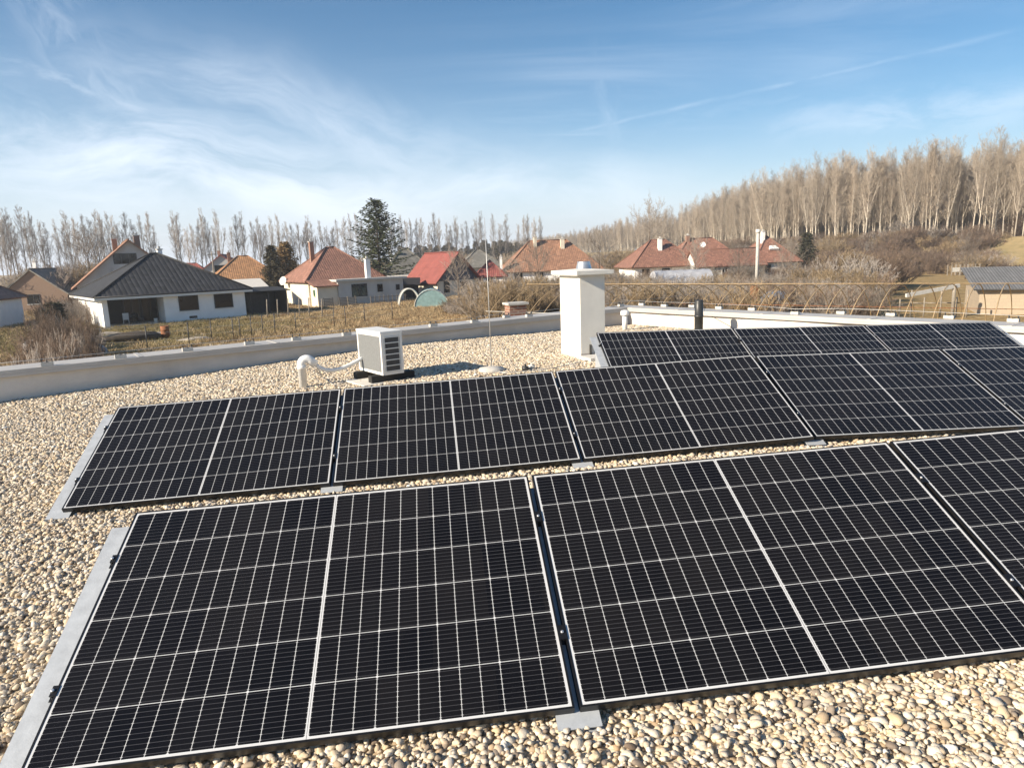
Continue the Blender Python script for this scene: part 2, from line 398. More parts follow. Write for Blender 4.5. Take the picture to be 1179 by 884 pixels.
def bx_dirs(mb, o, a, la, b, lb, z0, z1, mi=0):
    P = [o, o+a*la, o+a*la+b*lb, o+b*lb]
    if (P[1]-P[0]).cross(P[3]-P[0]).z < 0: P = [P[0], P[3], P[2], P[1]]
    lo = [Vector((p.x, p.y, z0)) for p in P]; hi = [Vector((p.x, p.y, z1)) for p in P]
    mb.face(hi, mi); mb.face(lo[::-1], mi)
    for i in range(4): mb.face([lo[i], lo[(i+1) % 4], hi[(i+1) % 4], hi[i]], mi)
OL = Vector((DL.y, -DL.x, 0)); OL = OL if OL.dot(Vector((-1, 1, 0))) > 0 else -OL       # outward of left parapet
OR_ = Vector((DR.y, -DR.x, 0)); OR_ = OR_ if OR_.dot(Vector((1, 1, 0))) > 0 else -OR_
# building body and deck
house = thing('flat_roof_building', 'flat roofed building whose gravel roof fills the foreground', 'building', (2, 3, 0))
hb = MB(); c0 = CORN; LL, LR = 26.0, 22.0
inn = [c0, c0+DL*LL, c0+DL*LL+DR*LR, c0+DR*LR]
def loc(o): return o
for o_, a_, la_, b_ in ((c0-DL*.0, DL, LL, OL), (c0, DR, LR, OR_)): pass
bd = MB(); ii = [Vector((p.x-2, p.y-3, 0)) for p in inn]
if (ii[1]-ii[0]).cross(ii[3]-ii[0]).z < 0: ii = ii[::-1]
lo = [Vector((p.x, p.y, 0.0)) for p in ii]; hi = [Vector((p.x, p.y, 3.05)) for p in ii]
bd.face(hi)
for i in range(4): bd.face([lo[i], lo[(i+1) % 4], hi[(i+1) % 4], hi[i]])
bd.build('wall', render_white, house)
def parapet(name, label, o, a, L, b, twist):
    t = thing(name, label, 'parapet', (o.x, o.y, 3.0))
    z = Vector((0, 0, 0)); wl = MB(); nseg = 60; rr = random.Random(5+int(twist*10))
    bx_dirs(wl, z+b*.03, a, L, b, .42, -3.0, PTOP-3.06)
    # wavy membrane lining the inner face
    ln = MB(); rows = 7
    V = []
    for i in range(nseg*2+1):
        s_ = L*i/(nseg*2)
        for j in range(rows):
            zz = 0.02+(PTOP-3.045-.02)*j/(rows-1)
            wv = .020*math.sin(s_*.9+j*.8)+.010*math.sin(s_*2.7+j*1.5+1)+.012*math.sin(s_*.4-j*1.2)
            if j in (0, rows-1): wv *= .2
            V.append(a*s_+b*(.025-abs(wv)*1.3-.012*math.sin(math.pi*j/(rows-1)))+Vector((0, 0, zz)))
    F = []
    for i in range(nseg*2):
        for j in range(rows-1):
            k = i*rows+j; F.append((k, k+rows, k+rows+1, k+1) if twist > 0 else (k, k+1, k+rows+1, k+rows))
    ln.raw(V, F, 0, True)
    wl.build('wall', render_white, t); ln.build('membrane_upstand', membrane, t)
    cp = MB(); bx_dirs(cp, -b*.085, a, L, b, .585, PTOP-3.05, PTOP-3.0)
    bx_dirs(cp, -b*.083, a, L, b, .012, PTOP-3.09, PTOP-3.052)
    for k in range(1, int(L/2)): bx_dirs(cp, a*(k*2.0)-b*.082, a, .06, b, .575, PTOP-3.001, PTOP-2.994)
    cp.build('coping', coping_m, t)
    return t
parapet('parapet_wall', 'long grey membrane parapet along the left roof edge', CORN-DL*.0, DL, LL, OL, 1)
parapet('parapet_wall', 'sunlit white parapet closing the right side of the roof', CORN-DR*.55, DR, LR, OR_, -1)

# gravel bed (sheet) and pebbles
def gravel_bed_mat():
    M_ = bpy.data.materials.new('gravel_bed'); M_.use_nodes = True; t = NT(M_.node_tree); b = t.n['Principled BSDF']; b.inputs['Roughness'].default_value = .95
    P = t.new('ShaderNodeNewGeometry').outputs['Position']
    vo = t.new('ShaderNodeTexVoronoi'); vo.inputs['Scale'].default_value = 34; t.link(P, vo.inputs[0])
    sp = t.new('ShaderNodeSeparateXYZ'); t.link(vo.outputs['Color'], sp.inputs[0])
    c = t.ramp(sp.outputs[0], [(0, (.34, .25, .16)), (.5, (.52, .42, .28)), (1, (.66, .57, .43))])
    t.link(c, b.inputs['Base Color'])
    bp = t.new('ShaderNodeBump'); bp.inputs['Distance'].default_value = .02; bp.invert = True
    t.link(vo.outputs[0], bp.inputs['Height']); t.link(bp.outputs[0], b.inputs['Normal'])
    return M_
gb = MB(); n = 40
def inside(x, y, mrg=0.0):
    p = Vector((x, y, 0))-CORN; return p.dot(OL) < -mrg and p.dot(OR_) < -mrg
V = []; 
for i in range(n+1):
    for j in range(n+1):
        p = CORN+DL*(LL*i/n)+DR*(LR*j/n); V.append((p.x, p.y, Rz(p.x, p.y)-.016))
gb.raw(V, [(i*(n+1)+j, (i+1)*(n+1)+j, (i+1)*(n+1)+j+1, i*(n+1)+j+1) for i in range(n) for j in range(n)], 0, True)
tag(gb.build('gravel_bed', gravel_bed_mat()), 'gravel covered flat roof surface', 'roof surface', kind='structure')

def pebble_mat():
    M_ = bpy.data.materials.new('river_pebbles'); M_.use_nodes = True; t = NT(M_.node_tree); b = t.n['Principled BSDF']; b.inputs['Roughness'].default_value = .72
    b.inputs['Specular IOR Level'].default_value = .35
    r = t.new('ShaderNodeObjectInfo').outputs['Random']
    c = t.ramp(r, [(0, (.17, .125, .09)), (.07, (.26, .22, .18)), (.14, (.42, .32, .21)), (.22, (.58, .48, .35)), (.38, (.69, .62, .50)), (.55, (.62, .49, .31)),
                   (.64, (.72, .65, .54)), (.78, (.47, .41, .34)), (.86, (.66, .54, .37)), (.93, (.80, .77, .70)), (1, (.42, .29, .17))])
    tc = t.new('ShaderNodeTexCoord').outputs['Object']
    nz = t.noise(tc, 1.6, 6, .7)
    c = t.mix(t.math('MULTIPLY', t.sstep(nz, .45, .75), .45), c, (.30, .22, .14, 1))
    t.link(c, b.inputs['Base Color'])
    bp = t.new('ShaderNodeBump'); bp.inputs['Strength'].default_value = .25; bp.inputs['Distance'].default_value = .1
    t.link(t.noise(tc, 7, 4, .6), bp.inputs['Height']); t.link(bp.outputs[0], b.inputs['Normal'])
    return M_
def gn_scatter(obj, protos, realsub=None):
    """instances on the vertices of obj, reading rot / scl / idx attributes"""
    ng = bpy.data.node_groups.new('scatter', 'GeometryNodeTree')
    ng.interface.new_socket('Geometry', in_out='INPUT', socket_type='NodeSocketGeometry'); ng.interface.new_socket('Geometry', in_out='OUTPUT', socket_type='NodeSocketGeometry')
    N_ = ng.nodes; gi = N_.new('NodeGroupInput'); go = N_.new('NodeGroupOutput')
    mp_ = N_.new('GeometryNodeMeshToPoints'); iop = N_.new('GeometryNodeInstanceOnPoints'); g2i = N_.new('GeometryNodeGeometryToInstance')
    for o in reversed(protos):
        oi = N_.new('GeometryNodeObjectInfo'); oi.inputs['Object'].default_value = o; ng.links.new(oi.outputs['Geometry'], g2i.inputs[0])
    def attr(nm, ty):
        a = N_.new('GeometryNodeInputNamedAttribute'); a.data_type = ty; a.inputs[0].default_value = nm; return a.outputs[0]
    ng.links.new(gi.outputs[0], mp_.inputs[0]); ng.links.new(mp_.outputs[0], iop.inputs['Points']); ng.links.new(g2i.outputs[0], iop.inputs['Instance'])
    iop.inputs['Pick Instance'].default_value = True
    ng.links.new(attr('idx', 'INT'), iop.inputs['Instance Index'])
    e2r = N_.new('FunctionNodeEulerToRotation'); ng.links.new(attr('rot', 'FLOAT_VECTOR'), e2r.inputs[0]); ng.links.new(e2r.outputs[0], iop.inputs['Rotation'])
    ng.links.new(attr('scl', 'FLOAT_VECTOR'), iop.inputs['Scale'])
    ng.links.new(iop.outputs[0], go.inputs[0])
    md = obj.modifiers.new('scatter', 'NODES'); md.node_group = ng
def points_obj(name, P, rot, scl, idx):
    me = bpy.data.meshes.new(name); me.from_pydata([tuple(p) for p in P], [], [])
    for nm, ty, arr in (('rot', 'FLOAT_VECTOR', rot), ('scl', 'FLOAT_VECTOR', scl)):
        a = me.attributes.new(nm, ty, 'POINT'); a.data.foreach_set('vector', np.asarray(arr, np.float32).ravel())
    a = me.attributes.new('idx', 'INT', 'POINT'); a.data.foreach_set('value', np.asarray(idx, np.int32))
    o = bpy.data.objects.new(name, me); COL.objects.link(o); return o
PEB = pebble_mat(); pro = []
for k in range(7):
    pb = MB(); pb.blob((0, 0, 0), 1, 0, 40+k, .22, 2, (1, .78+.05*(k % 3), .52+.06*(k % 4)))
    pro.append(bpy.data.objects.new('pebble', pb.mesh('pebble', PEB)))
rng = np.random.default_rng(3)
def keep_near_view(x, y):
    return y > .9 and abs(x) < .86*y+1.6
pts = []
for (ylo, yhi, dens, r0) in ((.9, 4.6, 4300, .0104), (4.6, 8.2, 3400, .0115), (8.2, 17.5, 2400, .0138)):
    x0, x1 = -9.5, 9.5; cnt = int((x1-x0)*(yhi-ylo)*dens)
    X = rng.uniform(x0, x1, cnt); Y = rng.uniform(ylo, yhi, cnt)
    ok = (np.abs(X) < .90*Y+1.3)
    px_, py_ = X-CORN.x, Y-CORN.y
    ok &= (px_*OL.x+py_*OL.y < .01) & (px_*OR_.x+py_*OR_.y < .01)
    X, Y = X[ok], Y[ok]
    sz = r0*np.clip(rng.lognormal(0, .33, len(X)), .55, 2.1)
    for x, y, s_ in zip(X, Y, sz): pts.append((x, y, Rz(x, y)-.012+rng.uniform(-.008, .010)+.004*math.sin(x*2.1)*math.sin(y*1.7), s_))
P = np.array(pts); nP = len(P)
gr = points_obj('gravel', P[:, :3], np.stack([rng.normal(0, .35, nP), rng.normal(0, .35, nP), rng.uniform(0, 6.28, nP)], 1),
                np.stack([P[:, 3]*rng.uniform(.85, 1.25, nP), P[:, 3]*rng.uniform(.8, 1.1, nP), P[:, 3]], 1), rng.integers(0, 7, nP))
tag(gr, 'beige and ochre rounded river pebbles covering the roof', 'gravel', kind='stuff')
gn_scatter(gr, pro)

# ------------------------------------------------------------------ solar panels
PW, PH = 1.762, 1.134
def cell_mat():
    M_ = bpy.data.materials.new('solar_cells'); M_.use_nodes = True; t = NT(M_.node_tree); b = t.n['Principled BSDF']
    uv = t.new('ShaderNodeUVMap').outputs[0]; sp = t.new('ShaderNodeSeparateXYZ'); t.link(uv, sp.inputs[0])
    u, v = sp.outputs[0], sp.outputs[1]           # metres on the glass
    mx, my, gap = .0085, .0085, .0105                # white margins, centre gap
    half = (PW-2*mx-gap)/2; cwid = half/12; chgt = (PH-2*my)/6
    um = t.math('SUBTRACT', t.math('ABSOLUTE', t.math('SUBTRACT', u, PW/2)), gap/2)      # distance from centre gap
    inu = t.math('MULTIPLY', t.math('GREATER_THAN', um, 0), t.math('LESS_THAN', um, half))
    vm = t.math('SUBTRACT', v, my)
    inv_ = t.math('MULTIPLY', t.math('GREATER_THAN', vm, 0), t.math('LESS_THAN', vm, chgt*6))
    fu = t.math('PINGPONG', um, cwid/2); fv = t.math('PINGPONG', vm, chgt/2)              # 0 at cell borders
    fu = t.math('PINGPONG', t.math('MAXIMUM', um, 0.0), cwid/2)
    lu = t.math('LESS_THAN', fu, .0010)
    # pingpong peaks at cell middle: zero at multiples of the cell size
    lv = t.math('LESS_THAN', fv, .00125)
    u3 = t.math('PINGPONG', t.math('MAXIMUM', um, 0.0), cwid*1.5)
    dia = t.math('LESS_THAN', t.math('ADD', u3, fv), .0065)                              # diamonds where wafer corners meet
    white = t.math('MAXIMUM', t.math('MAXIMUM', lu, lv), dia)
    white = t.math('MAXIMUM', white, t.math('SUBTRACT', 1.0, t.math('MULTIPLY', inu, inv_)))
    white = t.math('MULTIPLY', white, t.math('SUBTRACT', 1.0, t.math('MULTIPLY', t.math('LESS_THAN', t.math('ABSOLUTE', t.math('ADD', um, gap/2)), .0011), .7)))
    wl = t.math('LESS_THAN', t.math('PINGPONG', t.math('ADD', vm, chgt/20), chgt/20), .0011)  # busbar wires
    tip = t.math('MULTIPLY', wl, t.math('LESS_THAN', fu, .0042))
    nz = t.noise(uv, 3.0, 4, .6)
    ci = t.math('ADD', t.math('MULTIPLY', t.math('FLOOR', t.math('DIVIDE', u, cwid*3)), 7.31), t.math('MULTIPLY', t.math('FLOOR', t.math('DIVIDE', vm, chgt)), 3.77))
    wn = t.new('ShaderNodeTexWhiteNoise', noise_dimensions='1D'); t.link(ci, wn.inputs['W'])
    cell = t.mix(wn.outputs[0], (.0050, .0050, .0062, 1), (.0095, .0088, .0092, 1))
    cell = t.mix(t.math('MULTIPLY', wl, .45), cell, (.10, .10, .11, 1))
    cell = t.mix(t.math('MULTIPLY', tip, .7), cell, (.5, .5, .5, 1))
    col = t.mix(white, cell, (.56, .57, .58, 1))
    dust = t.math('MULTIPLY', t.sstep(nz, .35, .8), .006)
    col = t.mix(dust, col, (.5, .45, .38, 1))
    t.link(col, b.inputs['Base Color']); b.inputs['Roughness'].default_value = .22; b.inputs['Specular IOR Level'].default_value = .22
    return M_
CELL = cell_mat()
backsheet = mat('white_backsheet', (.6, .6, .6), .8)
gl = MB(); gl.face([(0, 0, 0), (PW, 0, 0), (PW, PH, 0), (0, PH, 0)], 0, [(0, 0), (PW, 0), (PW, PH), (0, PH)])
gl.face([(0, PH, -.006), (PW, PH, -.006), (PW, 0, -.006), (0, 0, -.006)], 1)
GLASS = gl.mesh('cell_sheet', [CELL, backsheet])
fr = MB(); lp, dp = .0075, .030
fr.b2((-lp, -lp, -dp), (0, PH+lp, .0015)); fr.b2((PW, -lp, -dp), (PW+lp, PH+lp, .0015))
fr.b2((0.0002, -lp, -dp), (PW-.0002, 0, .0013)); fr.b2((.0002, PH, -dp), (PW-.0002, PH+lp, .0013))
FRAME = fr.mesh('panel_frame', [black_metal])
jb = MB(); jb.b2((PW/2-.05, PH*.5-.03, -.03), (PW/2+.05, PH*.5+.03, -.007)); JB = jb.mesh('junction_box', [black_plastic])
def pose(q, i, du=0.0, dv=0.0, dn=0.0):
    (x, y, z), h, s_, t_ = q; h, s_, t_ = R_(h), R_(s_), R_(t_)
    ex = Vector((math.cos(h)*math.cos(s_), math.sin(h)*math.cos(s_), math.sin(s_))); n0 = Vector((-math.sin(h), math.cos(h), 0))
    ez = ex.cross(n0).normalized(); ey = ez.cross(ex); e2 = math.cos(t_)*ey+math.sin(t_)*ez; n2 = ex.cross(e2).normalized()
    o = Vector((x, y, z))+ex*(i*(PW+.035)+du)+e2*dv+n2*dn
    M_ = Matrix.Identity(4)
    for r in range(3): M_[r][0] = ex[r]; M_[r][1] = e2[r]; M_[r][2] = n2[r]; M_[r][3] = o[r]
    return M_
LAB = [(0, 0, 'black solar panel at the left end of the nearest row'), (0, 1, 'large solar panel in the middle of the nearest row'), (0, 2, 'solar panel at the right of the nearest row, cut by the picture edge'),
       (1, 0, 'solar panel at the left end of the second row, below the white elbow pipe'), (1, 1, 'solar panel in the second row directly in front of the heat pump unit'),
       (1, 2, 'solar panel in the second row in front of the white chimney'), (2, 0, 'solar panel in the second row fourth from its left end'), (2, 1, 'solar panel at the right end of the second row, cut by the picture edge'),
       (3, 0, 'solar panel at the left end of the back row beside the chimney'), (4, 0, 'solar panel in the middle of the back row'), (4, 1, 'solar panel at the right end of the back row by the parapet')]
for gq, i, lab in LAB:
    t = thing('solar_panel', lab, 'solar panel', group='solar panels tilted in three rows on the gravel'); t.matrix_world = pose(PAN[gq], i)
    for nm, me in (('panel_frame', FRAME), ('cell_sheet', GLASS), ('junction_box', JB)):
        o = bpy.data.objects.new(nm, me); COL.objects.link(o); o.parent = t
# sheet-steel supports: sloping flange, web and foot, with clamps
def support(q, i, du, lab, w_=.150, ends=0, ext=.062):
    t = thing('mounting_bracket', lab, 'bracket', group='galvanised panel supports'); t.matrix_world = pose(q, i, du)
    (x, y, z), h, s_, tt = q; L0, L1 = -ext, PH-.045
    fl = MB(); fl.b2((-w_/2, L0, -.036), (w_/2, L1, -.0315)); fl.build('flange', steel, t)
    ct, st = math.cos(R_(tt)), math.sin(R_(tt))
    def loc(yg, zg): return (yg*ct+zg*st, -yg*st+zg*ct)          # row-frame (horizontal, vertical) -> panel frame
    wb = MB(); pr = [(L0, -.0365), (L1, -.0365)]
    yb, zb = loc(L1*ct, -.085); y2, z2 = loc(L0*ct+.02, -.055)
    pr = [(L0, -.0365), (y2, min(z2, -.038)), (yb, zb), (L1, -.0365)]
    k = MB()
    for sx in (-.002, .002): pass
    a = [(-.002, p[0], p[1]) for p in pr]; b = [(.002, p[0], p[1]) for p in pr]
    wb.face(a); wb.face(b[::-1])
    for j in range(4): wb.face([a[j], b[j], b[(j+1) % 4], a[(j+1) % 4]])
    wb.build('web', steel, t)
    ft = MB(); y0, z0 = loc(L0*ct, -.072); y1, z1 = loc(L1*ct, -.072)
    ft.box(((0), (y0+y1)/2, (z0+z1)/2), (w_*1.1, (Vector((y1-y0, z1-z0))).length, .004), M=Matrix.Rotation(-R_(tt), 3, 'X')); ft.build('foot_plate', steel, t)
    rl = MB()
    if not ends:
        for s1 in (-1, 1): rl.b2((s1*.0086-.0012, .0, -.0312), (s1*.0086+.0012, PH-.09, -.024))
    else: rl.b2((ends*-.020-.0022, .01, -.0312), (ends*-.020+.0022, PH-.06, -.006))
    rl.build('rail', black_metal, t)
    for f_ in (.25, .77):
        c = MB(); yy = PH*f_
        if not ends:
            c.b2((-.0165, yy-.03, .0018), (.0165, yy+.03, .0052)); c.b2((-.008, yy-.03, -.03), (.008, yy+.03, .0016))
        else:
            c.b2((ends*-.020-.012, yy-.02, .0018), (ends*-.020+.010, yy+.02, .0045)); c.b2((ends*-.012-.003, yy-.02, -.031), (ends*-.012+.003, yy+.02, .0016)); c.b2((ends*-.006-.012, yy-.02, -.0312), (ends*-.006+.010, yy+.02, -.028))
        cl = c.build('clamp', black_metal, t)
        bt = MB(); bt.lathe([(.0065, 0), (.0065, .004), (.0045, .006)], (ends*-.014, yy, .0054), 8); bt.build('bolt', stainless, cl)
for gq, i, du, lab, en in ((0, 0, -.03, 'steel support under the left end of the nearest row', -1), (0, 1, -.0175, 'steel support between the first two panels of the nearest row', 0),
                           (0, 2, -.0175, 'steel support at the right hand joint of the nearest row', 0), (1, 0, -.03, 'steel support under the left end of the second row', -1),
                           (1, 1, -.0175, 'steel support at the second row joint below the elbow pipe', 0), (1, 2, -.0175, 'steel support at the second row joint left of the chimney', 0),
                           (2, 0, -.0175, 'steel support at the second row joint where the roof falls away', 0), (2, 1, -.0175, 'steel support at the last joint of the second row', 0),
                           (3, 0, -.03, 'steel support showing its side at the left end of the back row', -1), (4, 0, -.0175, 'steel support at the first joint of the back row', 0),
                           (4, 1, -.0175, 'steel support at the second joint of the back row', 0), (4, 1, PW+.03, 'steel support under the right end of the back row', 1)):
    support(PAN[gq], i, du, lab, ends=en)

# ------------------------------------------------------------------ things on the roof
# outdoor unit
aa = R_(36.5); Lx = Vector((math.cos(aa), math.sin(aa), 0)); Ly = Vector((-math.sin(aa), math.cos(aa), 0))
ac = thing('heat_pump_unit', 'ivory outdoor air conditioning unit with slotted end on black feet', 'air conditioner', (-1.645, 8.665, 3.548), aa)
# local: x along the slotted end (0..wE), y along the grille side (0..wL)
wE, wL, hA = .30, .72, .56
bx = MB(); e = .018
bx.b2((.012, .012, .012), (wE-.012, wL-.012, hA-.012))
for (x_, y_) in ((0, 0), (wE, 0), (0, wL), (wE, wL)):
    bx.b2((x_-(.0 if x_ == 0 else .035), y_-(0 if y_ == 0 else .035), 0), (x_+(.035 if x_ == 0 else 0), y_+(.035 if y_ == 0 else 0), hA-.03))
for z_ in (0, hA-.03-.035): 
    bx.b2((.036, 0.001, z_), (wE-.036, .02, z_+.034)); bx.b2((.001, .036, z_), (.02, wL-.036, z_+.034))
    bx.b2((.036, wL-.02, z_), (wE-.036, wL-.001, z_+.034)); bx.b2((wE-.02, .036, z_), (wE-.001, wL-.036, z_+.034))
bx.b2((-.006, -.006, hA-.0295), (wE+.006, wL+.006, hA))
bx.build('casing', ac_white, ac)
gr_ = MB()
for k in range(46): gr_.b2((.004, .04+k*(wL-.08)/46, .036), (.0115, .04+(k+.55)*(wL-.08)/46, hA-.068))
gr_.b2((.010, .037, .035), (.0118, wL-.037, hA-.066)); gr_.build('coil_grille', ac_grille, ac)
for k in range(6):
    sl_ = MB(); z0 = .052+k*(hA-.12)/6; sl_.b2((.062, -.0025, z0), (wE-.055, .0105, z0+(hA-.12)/6-.017)); sl_.build('slot', ac_dark, ac)
for k in range(7):
    sl_ = MB(); z0 = .040+k*(hA-.12)/6; sl_.b2((.04, -.009, z0), (wE-.038, .0005, z0+.010)); sl_.build('louvre', ac_white, ac)
vl = MB(); vl.b2((wE, .06, .06), (wE+.035, .16, .17)); vl.build('valve_cover', ac_white, ac)
for k, y_ in enumerate((.10, .56)):
    p = Vector((-1.645, 8.665, 0))+Lx*.17+Ly*y_
    fo = MB(); fo.box((0, 0, .045), (.62, .10, .086)); fo.box((0, 0, .0895), (.60, .03, .004))
    o = fo.build('rubber_foot', rubber, None, (p.x, p.y, 3.459), aa)
    tag(o, ('long black rubber foot under the near end of the ivory unit', 'long black rubber foot under the far end of the ivory unit')[k], 'support foot', 'rubber feet under the outdoor unit')
p = Vector((-1.645, 8.665, 0))+Lx*-.02+Ly*.28
sb = MB(); sb.box((0, 0, .025), (.52, .60, .05)); tag(sb.build('paving_slab', conc_pale, None, (p.x, p.y, 3.408), aa), 'pale paving slab carrying the ivory outdoor unit', 'paving slab')
# white elbow pipe with the insulated hose
pb_ = roofpt(349.5, 446)
el = thing('elbow_pipe', 'white plastic pipe with a bent head beside the outdoor unit', 'pipe', (pb_.x, pb_.y, pb_.z-.03))
pe = MB(); d_ = Vector((.86, .30, 0)).normalized()
pe.lathe([(.052, 0), (.052, .27), (.060, .272), (.060, .32), (.054, .323)], n=20)
pe.build('riser', white_plastic, el)
ebm = MB(); P_ = [Vector((0, 0, .315))]
for k in range(0, 9):
    a = k/8*R_(135); r_ = .065; P_.append(Vector((0, 0, .33))+d_*(r_*(1-math.cos(a)))+Vector((0, 0, r_*math.sin(a))))
P_.append(P_[-1]+(d_*.7+Vector((0, 0, -.7)))*.09)
ebm.tube(P_, [.056]*len(P_), 16); ebm.build('elbow', white_plastic, el)
tip = el.location+P_[-1]
acp = Vector((-1.645, 8.665, 3.548))+Ly*.62+Vector((0, 0, .17))
hs = MB(); H0, H3 = tip-Vector((0, 0, .0)), acp+Lx*.02
H1 = H0+d_*.16+Vector((0, 0, -.16)); H2 = H3-Lx*.30+Vector((0, 0, -.12))
hp = [H0*(1-s)**3+H1*3*s*(1-s)**2+H2*3*s*s*(1-s)+H3*s**3 for s in [i/18 for i in range(19)]]
hs.tube(hp, .026, 10); tag(hs.build('insulated_hose', white_plastic), 'white insulated hose from the elbow pipe to the outdoor unit', 'hose')
hs = MB(); g0 = roofpt(372, 437); g1 = roofpt(398, 441)
hs.tube([tip+Vector((0, 0, .01)), tip+d_*.05+Vector((0, 0, -.12)), Vector((g0.x, g0.y, g0.z+.03)), roofpt(384, 443, .02), roofpt(400, 440, .02)], .007, 6)
tag(hs.build('drain_cable', conc_pale), 'thin pale cable trailing over the gravel by the elbow pipe', 'cable')
# chimney
cz = Vector((1.045, 10.10, 0)); ca = R_(22); ch = thing('chimney', 'white rendered square chimney with flat cap on the gravel roof', 'chimney', (cz.x, cz.y, 3.36), ca)
wx, wy, hC = .41, .66, 1.33
b_ = MB(); b_.b2((0, 0, 0), (wx, wy, hC)); b_.build('shaft', chim_render, ch)
b_ = MB(); b_.b2((-.004, -.004, 0), (wx+.004, wy+.004, .17)); b_.build('flashing', membrane, ch)
b_ = MB(); b_.b2((-.10, -.10, hC), (wx+.10, wy+.10, hC+.055)); b_.b2((-.085, -.085, hC-.012), (wx+.085, wy+.085, hC-.0005))
b_.face([(-.1, -.1, hC+.0552), (wx+.1, -.1, hC+.0552), (wx/2, wy/2, hC+.085)]); b_.face([(wx+.1, -.1, hC+.0552), (wx+.1, wy+.1, hC+.0552), (wx/2, wy/2, hC+.085)])
b_.face([(wx+.1, wy+.1, hC+.0552), (-.1, wy+.1, hC+.0552), (wx/2, wy/2, hC+.085)]); b_.face([(-.1, wy+.1, hC+.0552), (-.1, -.1, hC+.0552), (wx/2, wy/2, hC+.085)])
b_.build('cap_slab', chim_render, ch)
b_ = MB(); b_.lathe([(.125, .0), (.125, .012), (.118, .02), (.095, .11), (.095, .125), (.085, .125), (.08, .06)], (wx/2+.04, wy/2, hC+.06), 28); b_.build('cowl', stainless, ch)
# ballast slab and dark strip between chimney and the back row
p = roofpt(684, 414); sb = MB(); sb.box((0, 0, .03), (.30, .34, .06)); tag(sb.build('ballast_slab', conc_pale, None, (p.x, p.y, p.z-.01), ca), 'pale ballast slab beside the foot of the chimney', 'ballast slab')
p = roofpt(680, 412); sb = MB(); sb.box((0, 0, .10), (.018, .04, .20)); sb.box((0, 0, .004), (.06, .09, .008)); tag(sb.build('steel_angle', black_plastic, None, (p.x, p.y, p.z), ca), 'short dark upright steel strip at the chimney foot', 'steel strip')
# white vent with mushroom cap
p = roofpt(719.5, 379.5); vt = thing('vent_pipe', 'short white vent pipe with a mushroom cap near the roof corner', 'vent pipe', (p.x, p.y, p.z-.02))
b_ = MB(); b_.lathe([(.055, 0), (.055, .36)], n=18); b_.build('pipe', white_plastic, vt)
b_ = MB(); b_.lathe([(.045, .33), (.088, .325), (.092, .34), (.092, .40), (.075, .425), (.03, .435)], n=20); b_.build('cap', white_plastic, vt)
# black flue
bp_ = Vector((3.63, 13.14, 0)); zb = Rz(bp_.x, bp_.y)-.02
bk = thing('flue_pipe', 'black ribbed flue pipe standing in front of the sunlit parapet', 'flue pipe', (bp_.x, bp_.y, zb))
b_ = MB(); b_.lathe([(.055, 0), (.055, .06), (.08, .13), (.082, .36), (.087, .362), (.087, .40), (.080, .402), (.080, .655), (.072, .685), (.05, .69), (.05, .66)], n=24); b_.build('pipe', black_plastic, bk)
b_ = MB(); b_.lathe([(.13, 0), (.13, .03), (.08, .05), (.06, .10)], n=20); b_.build('collar', membrane, bk)
# lightning rod in a round concrete foot
p = roofpt(566, 426.5)
rod = thing('lightning_rod', 'tall thin lightning rod in a round pale concrete foot', 'lightning rod', (p.x, p.y, p.z))
topz = 5+ (308-250)*0+.0
b_ = MB(); b_.tube([(0, 0, .05), (0, 0, 1.0), (-.01, 0, 2.02)], [.007, .005, .0035], 8); b_.build('rod', wire_m, rod)
b_ = MB(); b_.lathe([(.17, -.02), (.18, .0), (.17, .035), (.06, .055), (.03, .06)], n=26); b_.build('foot', concrete, rod)
cbl = MB(); cbl.tube([roofpt(x, y, .03) for x, y in ((568, 427), (580, 429), (592, 428.5), (604, 427), (618, 426.5), (640, 423), (668, 417))], .006, 6); tag(cbl.build('earthing_wire', wire_m), 'grey earthing wire running over the gravel from the lightning rod', 'wire')
for k, (x, y) in enumerate(((605, 426), (612, 424.5))):
    p = roofpt(x, y); b_ = MB(); b_.lathe([(.05, 0), (.045, .05), (.012, .055), (.012, .085)], n=10); tag(b_.build('wire_holder', black_plastic if k == 0 else conc_pale, None, (p.x, p.y, p.z)), ('black wire holder on the gravel right of the lightning rod', 'pale wire holder beside the black one on the gravel')[k], 'wire holder', 'wire holders on the gravel')
cbl = MB(); c0_ = CORN+DR*2.35
q0 = CORN+DR*2.1+OR_*.05; pts_ = [Vector((q0.x, q0.y, PTOP+.05)), Vector(((q0+DR*.05-OR_*.09).x, (q0+DR*.05-OR_*.09).y, PTOP-.01))]
for s_ in range(1, 9):
    r_ = q0+DR*(.05+.12*s_)-OR_*.09; pts_.append(Vector((r_.x, r_.y, PTOP-.02-.05*s_)))
cbl.tube(pts_, .005, 6); tag(cbl.build('hanging_wire', black_plastic), 'thin dark wire sagging down the sunlit parapet', 'wire')
